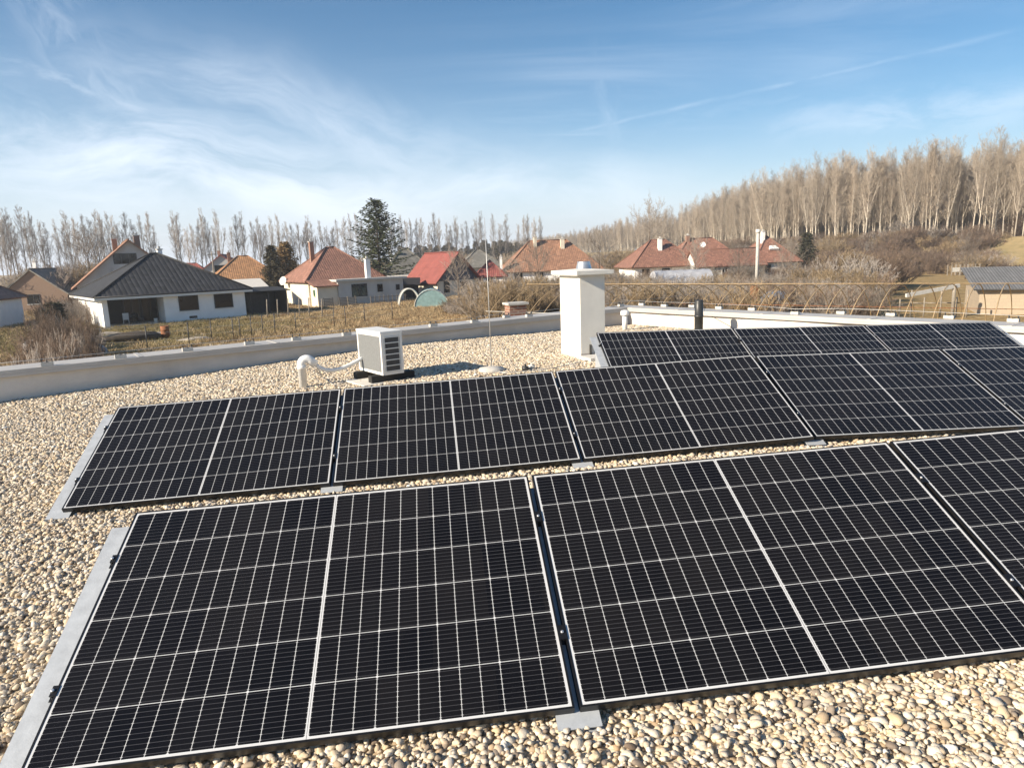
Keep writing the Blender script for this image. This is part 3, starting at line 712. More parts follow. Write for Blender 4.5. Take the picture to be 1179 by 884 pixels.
# conductor blocks on the coping
lb = [(54, 417), (138.5, 408.5), (215.7, 400.5), (287, 393.3), (341, 388.3), (399, 383), (498.6, 373), (546, 368.5), (583, 363), (609, 362), (715, 350.3)]
rb = [(739, 349.2), (765, 350.6), (797, 351.2), (828, 353), (866, 354.5), (915.7, 359), (968.6, 358.5), (1026, 360.5), (1093, 363.5), (1167, 367)]
proto = None
def block(x, y, ang, side, lab):
    global proto
    p = atz(x, y, PTOP+.05)
    if proto is None:
        t = thing('conductor_holder', lab, 'wire holder', (0, 0, 0))
        a = MB(); a.box((0, 0, .026), (.15, .075, .052)); a.build('block', concrete, t)
        a = MB(); a.b2((-.012, -.045, .0525), (.012, .045, .06)); a.b2((.055, -.02, .0525), (.066, .02, .095)); a.b2((-.066, -.02, .0525), (-.055, .02, .095)); a.build('clip', black_plastic, t)
        proto = t
    else: t = copy_tree(proto)
    t.location = (p.x, p.y, PTOP+.003); t.rotation_euler.z = ang; t['label'] = lab; t['group'] = 'conductor holders on the parapets'
    return t
for k, (x, y) in enumerate(lb): block(x, y, R_(35.2), 0, 'small concrete conductor holder standing in line on the grey left parapet')
for k, (x, y) in enumerate(rb): block(x, y, R_(-52), 1, 'small concrete conductor holder standing in line on the sunlit right parapet')
for nm, pl in (('left', lb), ('right', rb)):
    cbl = MB(); P_ = []
    for k, (x, y) in enumerate(pl):
        p = atz(x, y, PTOP+.05); p.z = PTOP+.10; P_.append(p)
    e0 = P_[0]+(P_[0]-P_[1]); e1 = P_[-1]+(P_[-1]-P_[-2])
    cbl.tube([e0]+P_+[e1], .0035, 5); tag(cbl.build('conductor_wire', wire_m), 'lightning conductor wire along the %s parapet' % ('grey left' if nm == 'left' else 'sunlit right'), 'wire')

# ------------------------------------------------------------------ houses
class House:
    """local frame: x along the front, y to the back, origin at the front-left corner"""
    def __init__(s, name, label, cat, x, y, deg, group=None, z=0):
        s.t = thing(name, label, cat, (x, y, z), R_(deg), group)
    def walls(s, w, d, h, m, lo=0.0, name='wall', x0=0, y0=0):
        b = MB(); b.b2((x0, y0, lo-.3), (x0+w, y0+d, h)); return b.build(name, m, s.t)
    def gable_walls(s, w, d, h, hr, m, axis='x', x0=0, y0=0):
        """box plus the two gable triangles; axis = ridge direction"""
        b = MB(); b.b2((x0, y0, -.3), (x0+w, y0+d, h))
        if axis == 'x':
            for x, fl in ((x0, 1), (x0+w, 0)):
                P = [(x, y0, h), (x, y0+d, h), (x, y0+d/2, hr)]; P = P[::-1] if fl else P; b.face(P, 0, [(p[1], p[2]) for p in P])
        else:
            for y, fl in ((y0, 0), (y0+d, 1)):
                P = [(x0, y, h), (x0+w, y, h), (x0+w/2, y, hr)]; P = P[::-1] if fl else P; b.face(P, 0, [(p[0], p[2]) for p in P])
        return b.build('wall', m, s.t)
    def hip(s, w, d, h, hr, ov, m, x0=0, y0=0, ridge=None, th=.16, fascia=None):
        dz = (hr-h)/(min(w, d)/2)*ov; x1, y1 = x0+w+ov, y0+d+ov; X0, Y0 = x0-ov, y0-ov; e = h-dz+.12; H = hr+.12
        cx_, cy_ = x0+w/2, y0+d/2; rl = max(0, w-d) if ridge is None else ridge; rl /= 2
        if w >= d or ridge is not None: a, b = (cx_-rl, cy_, H), (cx_+rl, cy_, H)
        else: rl = (d-w)/2; a, b = (cx_, cy_-rl, H), (cx_, cy_+rl, H)
        k = MB(); A, B, C, D_ = (X0, Y0, e), (x1, Y0, e), (x1, y1, e), (X0, y1, e)
        if a[1] == b[1]:
            fs = [[A, B, b, a], [B, C, b], [C, D_, a, b], [D_, A, a]]
        else: fs = [[A, B, a], [B, C, b, a], [C, D_, b], [D_, A, a, b]]
        for f in fs:
            f = [p for i, p in enumerate(f) if p != f[i-1]]
            if len(f) >= 3: k.slab(f, th)
        o = k.build('roof', m, s.t)
        # ridge and hip caps
        rc = MB()
        for p, q_ in ((A, a), (D_, a), (B, b), (C, b), (a, b)):
            if a[1] != b[1] and (p, q_) == (D_, a): p, q_ = D_, b
            if a[1] != b[1] and (p, q_) == (B, b): p, q_ = B, a
            if p != q_: rc.tube([Vector(p)+Vector((0, 0, .02)), Vector(q_)+Vector((0, 0, .02))], .09, 6)
        rc.build('ridge_caps', m, o)
        if fascia:
            f = MB()
            f.b2((X0+.01, Y0+.01, e-.30), (x1-.01, Y0+.04, e-.1)); f.b2((X0+.01, y1-.04, e-.30), (x1-.01, y1-.01, e-.1)); f.b2((X0+.01, Y0+.041, e-.30), (X0+.04, y1-.041, e-.1)); f.b2((x1-.04, Y0+.041, e-.30), (x1-.01, y1-.041, e-.1))
            f.b2((X0+.05, Y0+.05, e-.28), (x1-.05, y1-.05, e-.25)); f.build('eaves', fascia, s.t)
        return o
    def gable(s, w, d, h, hr, ov, m, axis='x', x0=0, y0=0, th=.16, gov=.3):
        k = MB(); H = hr+.14
        if axis == 'x':
            sl_ = (hr-h)/(d/2); e = h-sl_*ov+.14; yc = y0+d/2
            k.slab([(x0-gov, y0-ov, e), (x0+w+gov, y0-ov, e), (x0+w+gov, yc, H), (x0-gov, yc, H)], th)
            k.slab([(x0+w+gov, y0+d+ov, e), (x0-gov, y0+d+ov, e), (x0-gov, yc, H), (x0+w+gov, yc, H)], th); rp = [(x0-gov, yc, H+.02), (x0+w+gov, yc, H+.02)]
        else:
            sl_ = (hr-h)/(w/2); e = h-sl_*ov+.14; xc = x0+w/2
            k.slab([(x0-ov, y0+d+gov, e), (x0-ov, y0-gov, e), (xc, y0-gov, H), (xc, y0+d+gov, H)], th)
            k.slab([(x0+w+ov, y0-gov, e), (x0+w+ov, y0+d+gov, e), (xc, y0+d+gov, H), (xc, y0-gov, H)], th); rp = [(xc, y0-gov, H+.02), (xc, y0+d+gov, H+.02)]
        o = k.build('roof', m, s.t); rc = MB(); rc.tube(rp, .09, 6); rc.build('ridge_caps', m, o); return o
    def flat(s, w, d, h, ov, m, x0=0, y0=0, th=.22, slope=0.0):
        k = MB(); k.slab([(x0-ov, y0-ov, h+th), (x0+w+ov, y0-ov, h+th), (x0+w+ov, y0+d+ov, h+th+slope), (x0-ov, y0+d+ov, h+th+slope)], th); return k.build('roof', m, s.t)
    def win(s, side, u, z, w, h, at=0.0, frame=frame_dark, mull=1, name='window', glass=None, sill=True):
        """side f(ront)/l(eft)/r(ight): a window whose pane sits just proud of the wall at offset `at`"""
        f = MB(); g_ = MB(); t = .07
        def P(a, dep, zz):
            if side == 'f': return (a, at-dep, zz)
            if side == 'l': return (at-dep, a, zz)
            return (at+dep, a, zz)
        def B(mb, a0, a1, d0, d1, z0, z1): mb.b2([min(p, q_) for p, q_ in zip(P(a0, d0, z0), P(a1, d1, z1))], [max(p, q_) for p, q_ in zip(P(a0, d0, z0), P(a1, d1, z1))])
        B(f, u, u+w, .004, .06, z, z+t); B(f, u, u+w, .004, .06, z+h-t, z+h); B(f, u, u+t, .004, .06, z+t, z+h-t); B(f, u+w-t, u+w, .004, .06, z+t, z+h-t)
        for k in range(mull): B(f, u+(k+1)*w/(mull+1)-t*.4, u+(k+1)*w/(mull+1)+t*.4, .006, .055, z+t, z+h-t)
        o = f.build(name, frame, s.t); B(g_, u+t, u+w-t, .005, .02, z+t, z+h-t); g_.build('pane', glass or glass_dark, o)
        if sill: sl_ = MB(); B(sl_, u-.05, u+w+.05, .002, .12, z-.05, z-.002); sl_.build('sill', frame_white, o)
        return o
    def stack(s, x, y, z0, z1, m, a=.5, b=.5, cap=True, name='chimney'):
        k = MB(); k.b2((x-a/2, y-b/2, z0), (x+a/2, y+b/2, z1)); 
        o = k.build(name, m, s.t)
        if cap: c = MB(); c.b2((x-a/2-.07, y-b/2-.07, z1), (x+a/2+.07, y+b/2+.07, z1+.10)); c.b2((x-a/5, y-b/5, z1+.10), (x+a/5, y+b/5, z1+.35)); c.build('chimney_cap', concrete, o)
        return o
    def gutter(s, p, q_, r=.06):
        k = MB(); k.tube([p, q_], r, 6); return k.build('gutter', frame_dark, s.t)
    def dish(s, x, y, z, r=.45, face=(-.4, -1, .3)):
        k = MB(); f = Vector(face).normalized(); M_ = f.to_track_quat('Z', 'Y').to_matrix()
        n = 16; ring = [[M_ @ Vector((r*q_*math.cos(2*math.pi*j/n), r*q_*math.sin(2*math.pi*j/n), .25*r*q_*q_))+Vector((x, y, z)) for j in range(n)] for q_ in (.3, .65, 1.0)]
        k.face(ring[0]); 
        for a_, b_ in zip(ring, ring[1:]):
            for j in range(n): k.face([a_[j], a_[(j+1) % n], b_[(j+1) % n], b_[j]])
        k.tube([(x, y, z), (x-f.x*.4, y-f.y*.4, z-.1)], .03, 6); k.tube([Vector((x, y, z))+M_ @ Vector((0, -r, .2*r)), Vector((x, y, z))+M_ @ Vector((0, 0, r*1.1))], .02, 5)
        return k.build('satellite_dish', white_plastic, s.t)

# white bungalow with the dark hip roof
h = House('bungalow', 'white bungalow with dark grey hipped tile roof and an open corner terrace', 'house', -35.7, 60.6, 39.5)
w_, d_ = 12.4, 13.0; hw = 2.95; wl = MB()
wl.b2((5.0, 0, -.3), (w_, d_, hw)); wl.b2((0, 2.6, -.3), (4.998, d_, hw)); wl.b2((0, 0, -.3), (.42, 2.598, hw)); wl.b2((.422, 0, 2.45), (4.998, .35, hw)); wl.build('wall', render_white, h.t)
k = MB(); k.b2((.43, .02, -.05), (4.99, 2.59, .12)); k.build('terrace_floor', concrete, h.t)
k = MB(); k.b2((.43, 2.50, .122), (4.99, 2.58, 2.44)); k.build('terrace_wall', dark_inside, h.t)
k = MB(); k.b2((.424, .36, .122), (.50, 2.49, 2.44)); k.build('terrace_side', render_grey, h.t)
for u_ in (2.1, 3.6): h.win('f', u_, .14, 1.35, 2.2, 2.49, mull=1, name='terrace_door', sill=False)
h.win('f', 6.25, 1.0, 1.75, 1.42, 0, mull=0); h.win('f', 9.45, 1.02, 1.75, 1.35, 0, mull=0)
k = MB(); k.b2((7.05, -.02, .25), (7.75, -.003, .48)); k.build('cellar_vent', frame_dark, h.t)
h.hip(w_, d_, hw, 6.35, .62, tile_dark, ridge=.6, fascia=frame_white)
h.gutter((-.62, -.66, 2.72), (w_+.62, -.66, 2.72)); h.stack(7.4, 9.6, 4.4, 6.9, render_white, .45, .45)
for u_ in (.8, 1.6, 2.4): 
    k = MB(); k.b2((-.02, u_*2.6-.5, .3), (-.003, u_*2.6-.42, 2.7)); k.build('wall_joint', render_grey, h.t)
bung = h
# garden clutter on the terrace
def local(hh, x, y, z=0): return hh.t.matrix_basis @ Vector((x, y, z))
hh_m = lambda hh: Matrix.Translation(hh.t.location) @ Matrix.Rotation(hh.t.rotation_euler.z, 4, 'Z')
def put(hh, x, y, z=0): return hh_m(hh) @ Vector((x, y, z))
def garden_chair(p, rz, lab, m_):
    t = thing('garden_chair', lab, 'chair', p, rz, 'clutter on the bungalow terrace'); a = MB(); a.b2((-.25, -.25, .42), (.25, .25, .46)); a.build('seat', m_, t)
    a = MB(); a.box((0, .26, .72), (.5, .04, .55), M=Matrix.Rotation(R_(-10), 3, 'X')); a.build('backrest', m_, t)
    for x in (-.22, .22):
        for y in (-.22, .22): a = MB(); a.tube([(x, y, 0), (x*.95, y*.95, .42)], .022, 5); a.build('leg', m_, t)
garden_chair(put(h, 1.9, 1.0, .12), .5, 'pale garden chair on the bungalow terrace', frame_white); garden_chair(put(h, 3.0, .8, .12), 2.6, 'black garden chair on the bungalow terrace', frame_dark)
t = thing('barbecue', 'black kettle barbecue on the bungalow terrace', 'barbecue', put(h, 2.4, .5, .12)); a = MB(); a.lathe([(.05, .55), (.22, .6), (.3, .75), (.3, .8), (.25, .95), (.05, 1.02)], n=16); a.build('kettle', black_metal, t)
for k in range(3): a = MB(); a.tube([(.12*math.cos(k*2.1), .12*math.sin(k*2.1), .62), (.32*math.cos(k*2.1), .32*math.sin(k*2.1), 0)], .018, 5); a.build('leg', black_metal, t)
t = thing('bucket', 'white plastic bucket at the edge of the bungalow terrace', 'bucket', put(h, 4.2, .3, .12)); a = MB(); a.lathe([(.13, 0), (.17, .36), (.18, .37), (.16, .37), (.125, .03)], n=16); a.build('body', white_plastic, t)

# carport and shed right of the bungalow
h = House('carport', 'dark open lean-to with a pale roof right of the bungalow', 'shed', -26.0, 69.2, 34)
for x in (0.2, 1.9, 3.7):
    for y in (0, 4.0): a = MB(); a.b2((x-.07, y-.07, -.2), (x+.07, y+.07, 2.3)); a.build('post', wood_dark, h.t)
a = MB(); a.b2((-.05, 3.9, -.2), (3.8, 3.98, 2.3)); a.b2((3.65, .1, -.2), (3.73, 3.89, 2.3)); a.b2((.1, 1.2, -.2), (2.3, 1.26, 2.1)); a.build('board_wall', wood_dark, h.t)
h.flat(3.8, 4.1, 2.32, .3, rubber, th=.08, slope=.25)
h = House('lean_to_roof_shed', 'small shed with a pale sloping roof behind the bungalow', 'shed', -31.0, 79.5, 33)
h.walls(3.0, 3.0, 2.4, wood_dark); h.flat(3.0, 3.0, 2.42, .35, conc_pale, th=.08, slope=.9)
# tall gabled house behind the bungalow
p = aty(150, 300, 88); h = House('gabled_house', 'pale house with steep orange tiled gable and two brick chimneys behind the bungalow', 'house', p.x-4.9, p.y-3.6, 32)
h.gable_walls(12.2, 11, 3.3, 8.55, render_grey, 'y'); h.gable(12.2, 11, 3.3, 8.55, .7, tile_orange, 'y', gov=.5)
h.win('f', 4.2, 5.0, 2.6, 2.0, 0, mull=2); a = MB(); a.b2((4.0, -.9, 4.75), (7.6, -.003, 4.92)); a.b2((4.0, -.9, 4.92), (7.6, -.86, 5.7)); a.build('balcony', render_grey, h.t)
h.stack(7.3, 3.4, 7.0, 9.25, brick_red, .7, .55); h.stack(4.9, 6.5, 6.8, 9.0, brick_red, .6, .5)
h.win('f', 2.0, 1.0, 1.4, 1.3, 0); h.win('l', 3, 1.0, 1.3, 1.3, 0)
# left edge houses
p = aty(8, 360, 62); h = House('cottage', 'white cottage with red tiled roof at the left edge of the village', 'house', p.x-11.2, p.y-1, 12)
h.walls(8.5, 8, 2.9, render_white); h.hip(8.5, 8, 2.9, 5.6, .5, tile_red); h.win('f', 5.9, 1.0, .5, 1.2, 0, mull=0); h.win('f', 2, 1, 1.2, 1.3, 0)
p = aty(38, 345, 92); h = House('brick_house', 'brown brick gabled house with bare unplastered front', 'house', p.x-4.3, p.y, 10)
h.gable_walls(8.2, 8, 2.2, 5.4, brick_brown, 'y'); h.gable(8.2, 8, 2.2, 5.4, .6, tile_grey, 'y'); h.win('f', 3.2, .9, 1.6, 1.3, 0); h.stack(3.0, 4, 4.4, 6.5, render_white, .45, .45)
h = House('garage', 'small grey roofed outbuilding behind the brown brick house', 'outbuilding', p.x+1.5, p.y+9, 10); h.gable_walls(7, 7, 2.6, 5.3, render_white, 'y'); h.gable(7, 7, 2.6, 5.3, .4, tile_grey, 'y'); h.win('f', 2.8, 1, 1.2, 1.2, 0)
# small far house with red roof
p = aty(254, 306, 128); h = House('small_house', 'small far house with red roof and dark gable window', 'house', p.x-3.2, p.y, 14)
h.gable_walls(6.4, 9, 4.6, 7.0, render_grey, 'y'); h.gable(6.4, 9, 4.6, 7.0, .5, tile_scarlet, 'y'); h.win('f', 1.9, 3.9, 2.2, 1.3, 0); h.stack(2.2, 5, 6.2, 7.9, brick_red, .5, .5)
a = MB(); a.tube([(-.9, -1.0, 0), (-.9, -1.0, 8.2)], .09, 6); p2 = put(h, -2.2, -2.5); 
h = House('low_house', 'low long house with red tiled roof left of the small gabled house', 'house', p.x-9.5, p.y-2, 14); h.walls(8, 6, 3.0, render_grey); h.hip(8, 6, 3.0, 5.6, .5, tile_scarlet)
p = aty(247, 320, 112); up = thing('utility_pole', 'pale wooden utility pole beside the small far house', 'pole', (p.x, p.y, 0)); a = MB(); a.tube([(0, 0, 0), (0, 0, 7.4)], [.15, .1], 8); a.build('pole', wood_grey, up); a = MB(); a.box((0, 0, 6.9), (1.5, .1, .1)); a.build('crossarm', wood_dark, up)
# light orange hip house
p = aty(293, 322, 104); h = House('hipped_house', 'house with long light orange tiled hip roof beside the brown conifers', 'house', p.x-5.8, p.y-2, 26)
h.walls(10.5, 9, 2.8, render_cream); h.hip(10.5, 9, 2.8, 6.3, .55, tile_light); h.dish(9.8, -.9, 3.0, .55); h.win('f', 3, .9, 1.4, 1.4, 0); h.stack(3.4, 6, 5, 7.0, brick_red, .5, .5)
# beige house with annexes
h = House('beige_house', 'cream house with red hipped tile roof, small porch and grey flat roofed extension', 'house', -23.2, 80.4, 34)
h.walls(9.4, 9.6, 3.1, render_cream); h.hip(9.4, 9.6, 3.1, 6.7, .5, tile_red, ridge=1.0); h.stack(2.4, 5.0, 5.0, 7.5, brick_red, .5, .5); h.dish(-.6, 7.6, 2.9, .55, (-.9, -.5, .3))
a = MB(); a.b2((2.6, -2.6, -.3), (10.8, -.003, 2.75)); a.build('extension_wall', render_grey, h.t)
a = MB(); a.b2((2.3, -2.95, 2.76), (11.2, .35, 3.0)); a.build('extension_roof', concrete, h.t)
a = MB(); a.b2((.2, -2.4, -.3), (2.58, -.004, 2.45)); a.build('porch_wall', render_cream, h.t)
a = MB(); a.slab([(-.35, -2.95, 2.38), (2.58, -2.95, 2.38), (2.58, -.3, 3.05), (-.35, -.3, 3.05)], .12); a.build('porch_roof', tile_red, h.t)
h.win('f', 4.2, .9, 1.9, 1.5, -2.6, mull=1); h.win('f', 7.4, 1.3, .7, .95, -2.6, mull=0); h.win('f', 9.8, 1.4, .5, .7, -2.6, mull=0); h.win('l', -1.6, 1.2, .5, .75, .2, mull=0, frame=mat('green_frame', (.12, .3, .14), .6))
h.stack(6.6, -2.0, 3.0, 5.2, render_white, .55, .5)
a = MB()
for k in range(9): a.b2((5.6+k*.55, -4.6, 0), (5.68+k*.55, -4.54, 1.0))
a.b2((5.6, -4.62, .3), (10.2, -4.6, .38)); a.b2((5.6, -4.62, .78), (10.2, -4.6, .86)); o = a.build('picket_fence', wood_grey, None); 
o.location = h.t.location; o.rotation_euler.z = h.t.rotation_euler.z; tag(o, 'low weathered picket fence in front of the cream house', 'fence')
for k, x in enumerate((1.0, 2.7, 3.6)):
    a = MB()
    for j in range(6): a.b2((-.6, -.01, .05+j*.17), (.6, .02, .15+j*.17))
    a.b2((-.55, .021, 0), (-.45, .08, 1.1)); a.b2((.45, .021, 0), (.55, .08, 1.1)); p = put(h, x, -3.6-.3*k); o = a.build('wooden_pallet', wood_grey, None, p, h.t.rotation_euler.z+.1*k); o.rotation_euler.x = -.12
    tag(o, ('weathered pallet leaning left in front of the cream porch', 'weathered pallet leaning between the porch and the extension', 'weathered pallet leaning right in front of the extension')[k], 'pallet', 'pallets by the cream house')
# long white wall / low building + dark carport behind the hoop
p = aty(462, 325, 96); h = House('low_white_building', 'long low white flat roofed outbuilding beside the spruce', 'outbuilding', p.x-5.5, p.y, 4); h.walls(13, 5, 2.6, render_white); h.flat(13, 5, 2.6, .4, conc_pale, th=.25)
p = aty(470, 345, 88); h = House('wood_store', 'dark open wood store under a black sheet roof', 'shed', p.x-3.3, p.y, 6)
for x in (0, 2.2, 4.4): a = MB(); a.b2((x-.08, -.08, -.2), (x+.08, .08, 1.9)); a.build('post', wood_dark, h.t)
a = MB(); a.b2((-.1, 2.4, -.2), (4.6, 2.5, 2.2)); a.b2((.3, .8, 0), (4.0, 2.2, 1.1)); a.build('back_wall', wood_dark, h.t)
a = MB(); a.slab([(-.5, -.6, 2.0), (4.9, -.6, 1.8), (4.9, 2.9, 2.6), (-.5, 2.9, 2.75)], .08); a.build('roof', rubber, h.t)
# grey roofed house, red gable house
p = aty(483, 320, 112); h = House('grey_roofed_house', 'house with mossy grey hip roof behind the red gabled house', 'house', p.x-5.5, p.y, 24); h.walls(9, 8, 2.6, render_white); h.hip(9, 8, 2.6, 6.6, .5, tile_grey); h.stack(2.0, 3.0, 4.2, 6.9, render_white, .4, .4)
p = aty(503.7, 331, 90); h = House('red_gabled_house', 'house with bright red sheet roof and blue grey boarded gable', 'house', p.x, p.y, 40)
h.gable_walls(6.6, 7, 2.3, 5.6, render_cream, 'y'); h.gable(6.6, 7, 2.3, 5.6, .65, tile_scarlet, 'y', gov=.6)
a = MB(); P_ = [(-.0, -.03, 2.2), (6.6, -.03, 2.2), (3.3, -.03, 5.5)]; a.face(P_); a.b2((0, -.05, 2.05), (6.6, -.004, 2.2)); a.build('gable_boards', wood_blue, h.t); h.win('f', 1.0, .5, .9, 1.6, 0); h.win('f', 3.6, .8, 1.3, 1.1, 0)
p = aty(566, 318, 106); h = House('small_red_house', 'tiny white house with bright red hip roof half hidden by bushes', 'house', p.x-2.3, p.y, 4); h.walls(4.4, 5, 2.2, render_white); h.hip(4.4, 5, 2.2, 4.3, .4, tile_scarlet); h.stack(3.9, 1.2, 3, 4.9, render_white, .35, .35); h.win('f', 1.5, .8, 1.0, 1.0, 0)
p = aty(557, 300, 135); h = House('far_grey_house', 'far house with pale grey pyramid roof behind the lightning rod', 'house', p.x-4.6, p.y, 12); h.walls(8.5, 8, 3.2, render_grey); h.hip(8.5, 8, 3.2, 6.3, .5, tile_grey)
# long orange house behind the chimney
p = aty(585, 325, 108); h = House('long_house', 'long white house with weathered orange hip roof behind the chimney', 'house', p.x-.2, p.y, 7); h.walls(15, 9, 2.9, render_white); h.hip(15, 9, 2.9, 7.1, .6, tile_orange)
h.stack(5.2, 3.6, 5.2, 7.8, render_cream, .5, .5); h.stack(9.6, 3.2, 5.2, 7.3, render_cream, .6, .5); h.win('f', 1.2, 1, 1.3, 1.3, 0); h.win('f', 4.5, 1, 1.3, 1.3, 0)
# right hand village houses
p = aty(731, 312, 104); h = House('brown_roofed_house', 'white house with brown red hip roof and white chimney right of the chimney stack', 'house', p.x, p.y, 6); h.walls(10, 9, 3.0, render_white); h.hip(10, 9, 3.0, 6.5, .7, tile_brown, ridge=2.2); h.stack(4.7, 2.6, 4.4, 6.7, render_white, .55, .55)
h.win('f', 1.1, .9, 1.2, 1.4, 0); h.win('f', 4.2, .9, 1.2, 1.4, 0)
a = MB(); a.tube([(6.2, 2.4, 4.8), (6.0, 2.4, 6.6)], .03, 5); a.tube([(5.2, 2.4, 6.3), (6.6, 2.4, 6.55)], .02, 5); a.build('aerial', frame_dark, h.t)
p = aty(784, 310, 108); h = House('wine_red_house', 'house with faded red tiled roof and a satellite dish among the right hand houses', 'house', p.x, p.y+4, 4); h.walls(11.5, 9, 3.0, render_plain); h.hip(11.5, 9, 3.0, 6.6, .5, tile_red, ridge=4.0); h.stack(3.4, 4.0, 5.3, 7.2, brick_red, .6, .6); h.dish(4.7, .3, 5.6, .45, (-.3, -1, .25))
p = aty(803, 310, 101); h = House('low_red_wing', 'low wing with faded red roof joining two village houses', 'house', p.x, p.y, 3); h.walls(10, 6, 2.6, render_plain); h.gable_walls(10, 6, 2.6, 4.7, render_plain, 'x'); h.gable(10, 6, 2.6, 4.7, .5, tile_brown, 'x'); h.win('f', 1, .9, .9, 1.3, 0, frame=frame_white); h.win('f', 3.6, .9, .9, 1.3, 0, frame=frame_white)
p = aty(874, 306, 108); h = House('red_hipped_house', 'house with two tone red hip roof at the right end of the village', 'house', p.x-.5, p.y, 8); h.walls(7.0, 7.5, 3.0, render_plain); h.hip(7.0, 7.5, 3.0, 6.5, .6, tile_red); h.stack(2.6, 3.0, 5.0, 7.3, render_white, .5, .5); h.win('f', 1.4, 1, 1.1, 1.2, 0)
a = MB(); a.slab([(2.7, .9, 4.6), (4.3, .9, 4.6), (4.0, 1.5, 5.1), (3.0, 1.5, 5.1)], .3); a.build('dormer', render_white, h.t)
p = aty(871, 330, 78); fp = thing('flue_stack', 'tall pale mast like flue pipe rising in front of the red roofs', 'flue', (p.x, p.y, 0)); a = MB(); a.tube([(0, 0, 0), (0, 0, 6.5)], [.20, .17], 10); a.build('shaft', concrete, fp); a = MB(); a.lathe([(.23, 0), (.26, .1), (.26, .32), (.15, .4)], (0, 0, 6.5), 12); a.build('cap', conc_pale, fp)
# sheds at the right edge
p = aty(1122, 364, 46); h = House('block_shed', 'tan block shed with a corrugated grey roof at the right edge', 'shed', p.x+.2, p.y, -26); h.walls(9, 6, 1.62, block_tan, lo=0); h.flat(9, 6, 1.63, .4, sheet_grey, th=.09, slope=1.2)
h.gutter((-.4, -.46, 1.66), (9.4, -.46, 1.66), .05)

# ------------------------------------------------------------------ smaller built things in the gardens
# bare polytunnel frame
tf = thing('polytunnel_frame', 'bare polytunnel frame of faded yellow pipes behind the right parapet', 'greenhouse frame', (21.8, 25.3, 0))
dt = Vector((-.766, .643, 0)).normalized(); nt = Vector((-dt.y, dt.x, 0)); nt = nt if nt.y < 0 else -nt
TL, HW, HT = 27.0, 4.8, 3.2
a = MB(); a.tube([(0, 0, HT+.03), dt*TL+Vector((0, 0, HT+.03))], .017, 6); a.build('ridge_pipe', yellow_pipe, tf)
for s_ in (-1, 1): 
    for zz in (.95, 1.9):
        ang = math.asin(zz/HT); a = MB(); o_ = nt*(s_*HW*math.cos(ang)*1.0); a.tube([o_+Vector((0, 0, zz)), o_+dt*TL+Vector((0, 0, zz))], .016, 5); a.build('side_rail', pale_pipe if s_ > 0 else rust, tf)
hp_ = None
for k in range(int(TL/.95)+1):
    if hp_ is None:
        a = MB(); a.tube([nt*(HW*math.cos(t_))+Vector((0, 0, HT*math.sin(t_))) for t_ in [math.pi*i/22 for i in range(23)]], .021, 6); hp_ = a.build('hoop', yellow_pipe, tf)
    else: o = hp_.copy(); COL.objects.link(o); o.parent = tf; o.location = dt*(.95*k); o.rotation_euler.x = random.Random(k).uniform(-.012, .012)
# white hoop tunnel and teal sheet
p = atz(472, 352, 0); ht = thing('hoop_tunnel', 'short white garden hoop tunnel left open beside the teal sheet', 'hoop tunnel', (p.x, p.y, 0), .25)
for k in range(3): a = MB(); a.tube([(1.15*math.cos(t_), k*.8, 1.85*math.sin(t_)) for t_ in [math.pi*i/16 for i in range(17)]], .085 if k == 0 else .03, 6); a.build('hoop', pale_pipe, ht)
p = atz(497, 353, 0); ht = thing('covered_tunnel', 'low garden tunnel covered with faded teal sheet', 'hoop tunnel', (p.x, p.y, 0), .1)
a = MB(); n = 14
for j in range(8):
    for i in range(n):
        def q3(i_, j_): t_ = math.pi*i_/n; return (1.75*math.cos(t_), -.3+j_*.6, 1.75*math.sin(t_)+.03*math.sin(j_*2+i_))
        a.face([q3(i, j), q3(i, j+1), q3(i+1, j+1), q3(i+1, j)], 0, None, True)
a.face([(1.75*math.cos(math.pi*i/n), -.3, 1.75*math.sin(math.pi*i/n)) for i in range(n+1)][::-1]); a.build('cover', teal_sheet, ht)
a = MB(); a.tube([(1.8*math.cos(t_), -.34, 1.8*math.sin(t_)) for t_ in [math.pi*i/16 for i in range(17)]], .03, 6); a.build('hoop', pale_pipe, ht)
# grey film tunnel in front of the brown roofed house
p = aty(752, 330, 84); ht = thing('film_tunnel', 'polytunnel of grey plastic film in front of the brown roofed house', 'polytunnel', (p.x, p.y, 0), .12); a = MB(); n = 12
for j in range(10):
    for i in range(n):
        def q4(i_, j_): t_ = math.pi*i_/n; return (j_*.7, -2.0*math.cos(t_), 2.55*math.sin(t_)+.03*math.sin(j_*3+i_))
        a.face([q4(i, j), q4(i+1, j), q4(i+1, j+1), q4(i, j+1)], 0, None, True)
for x in (0, 7.0): a.face([(x, -2.0*math.cos(math.pi*i/n), 2.55*math.sin(math.pi*i/n)) for i in range(n+1)])
a.build('cover', film_grey, ht)
# brick pier right behind the left parapet
bp_ = aty(597, 356, 19.5); bt = thing('brick_chimney', 'small red brick chimney top just beyond the left parapet', 'chimney', (bp_.x-.25, bp_.y, 0), R_(20)); a = MB(); a.b2((0, 0, 0), (.52, .42, 3.62)); a.build('shaft', brick_red, bt); a = MB(); a.b2((-.05, -.05, 3.62), (.57, .47, 3.68)); a.build('cap', concrete, bt)
for k in range(4): a = MB(); a.b2((.523, .05+k*.09, 3.36), (.535, .10+k*.09, 3.6)); a.build('slot', dark_inside, bt)
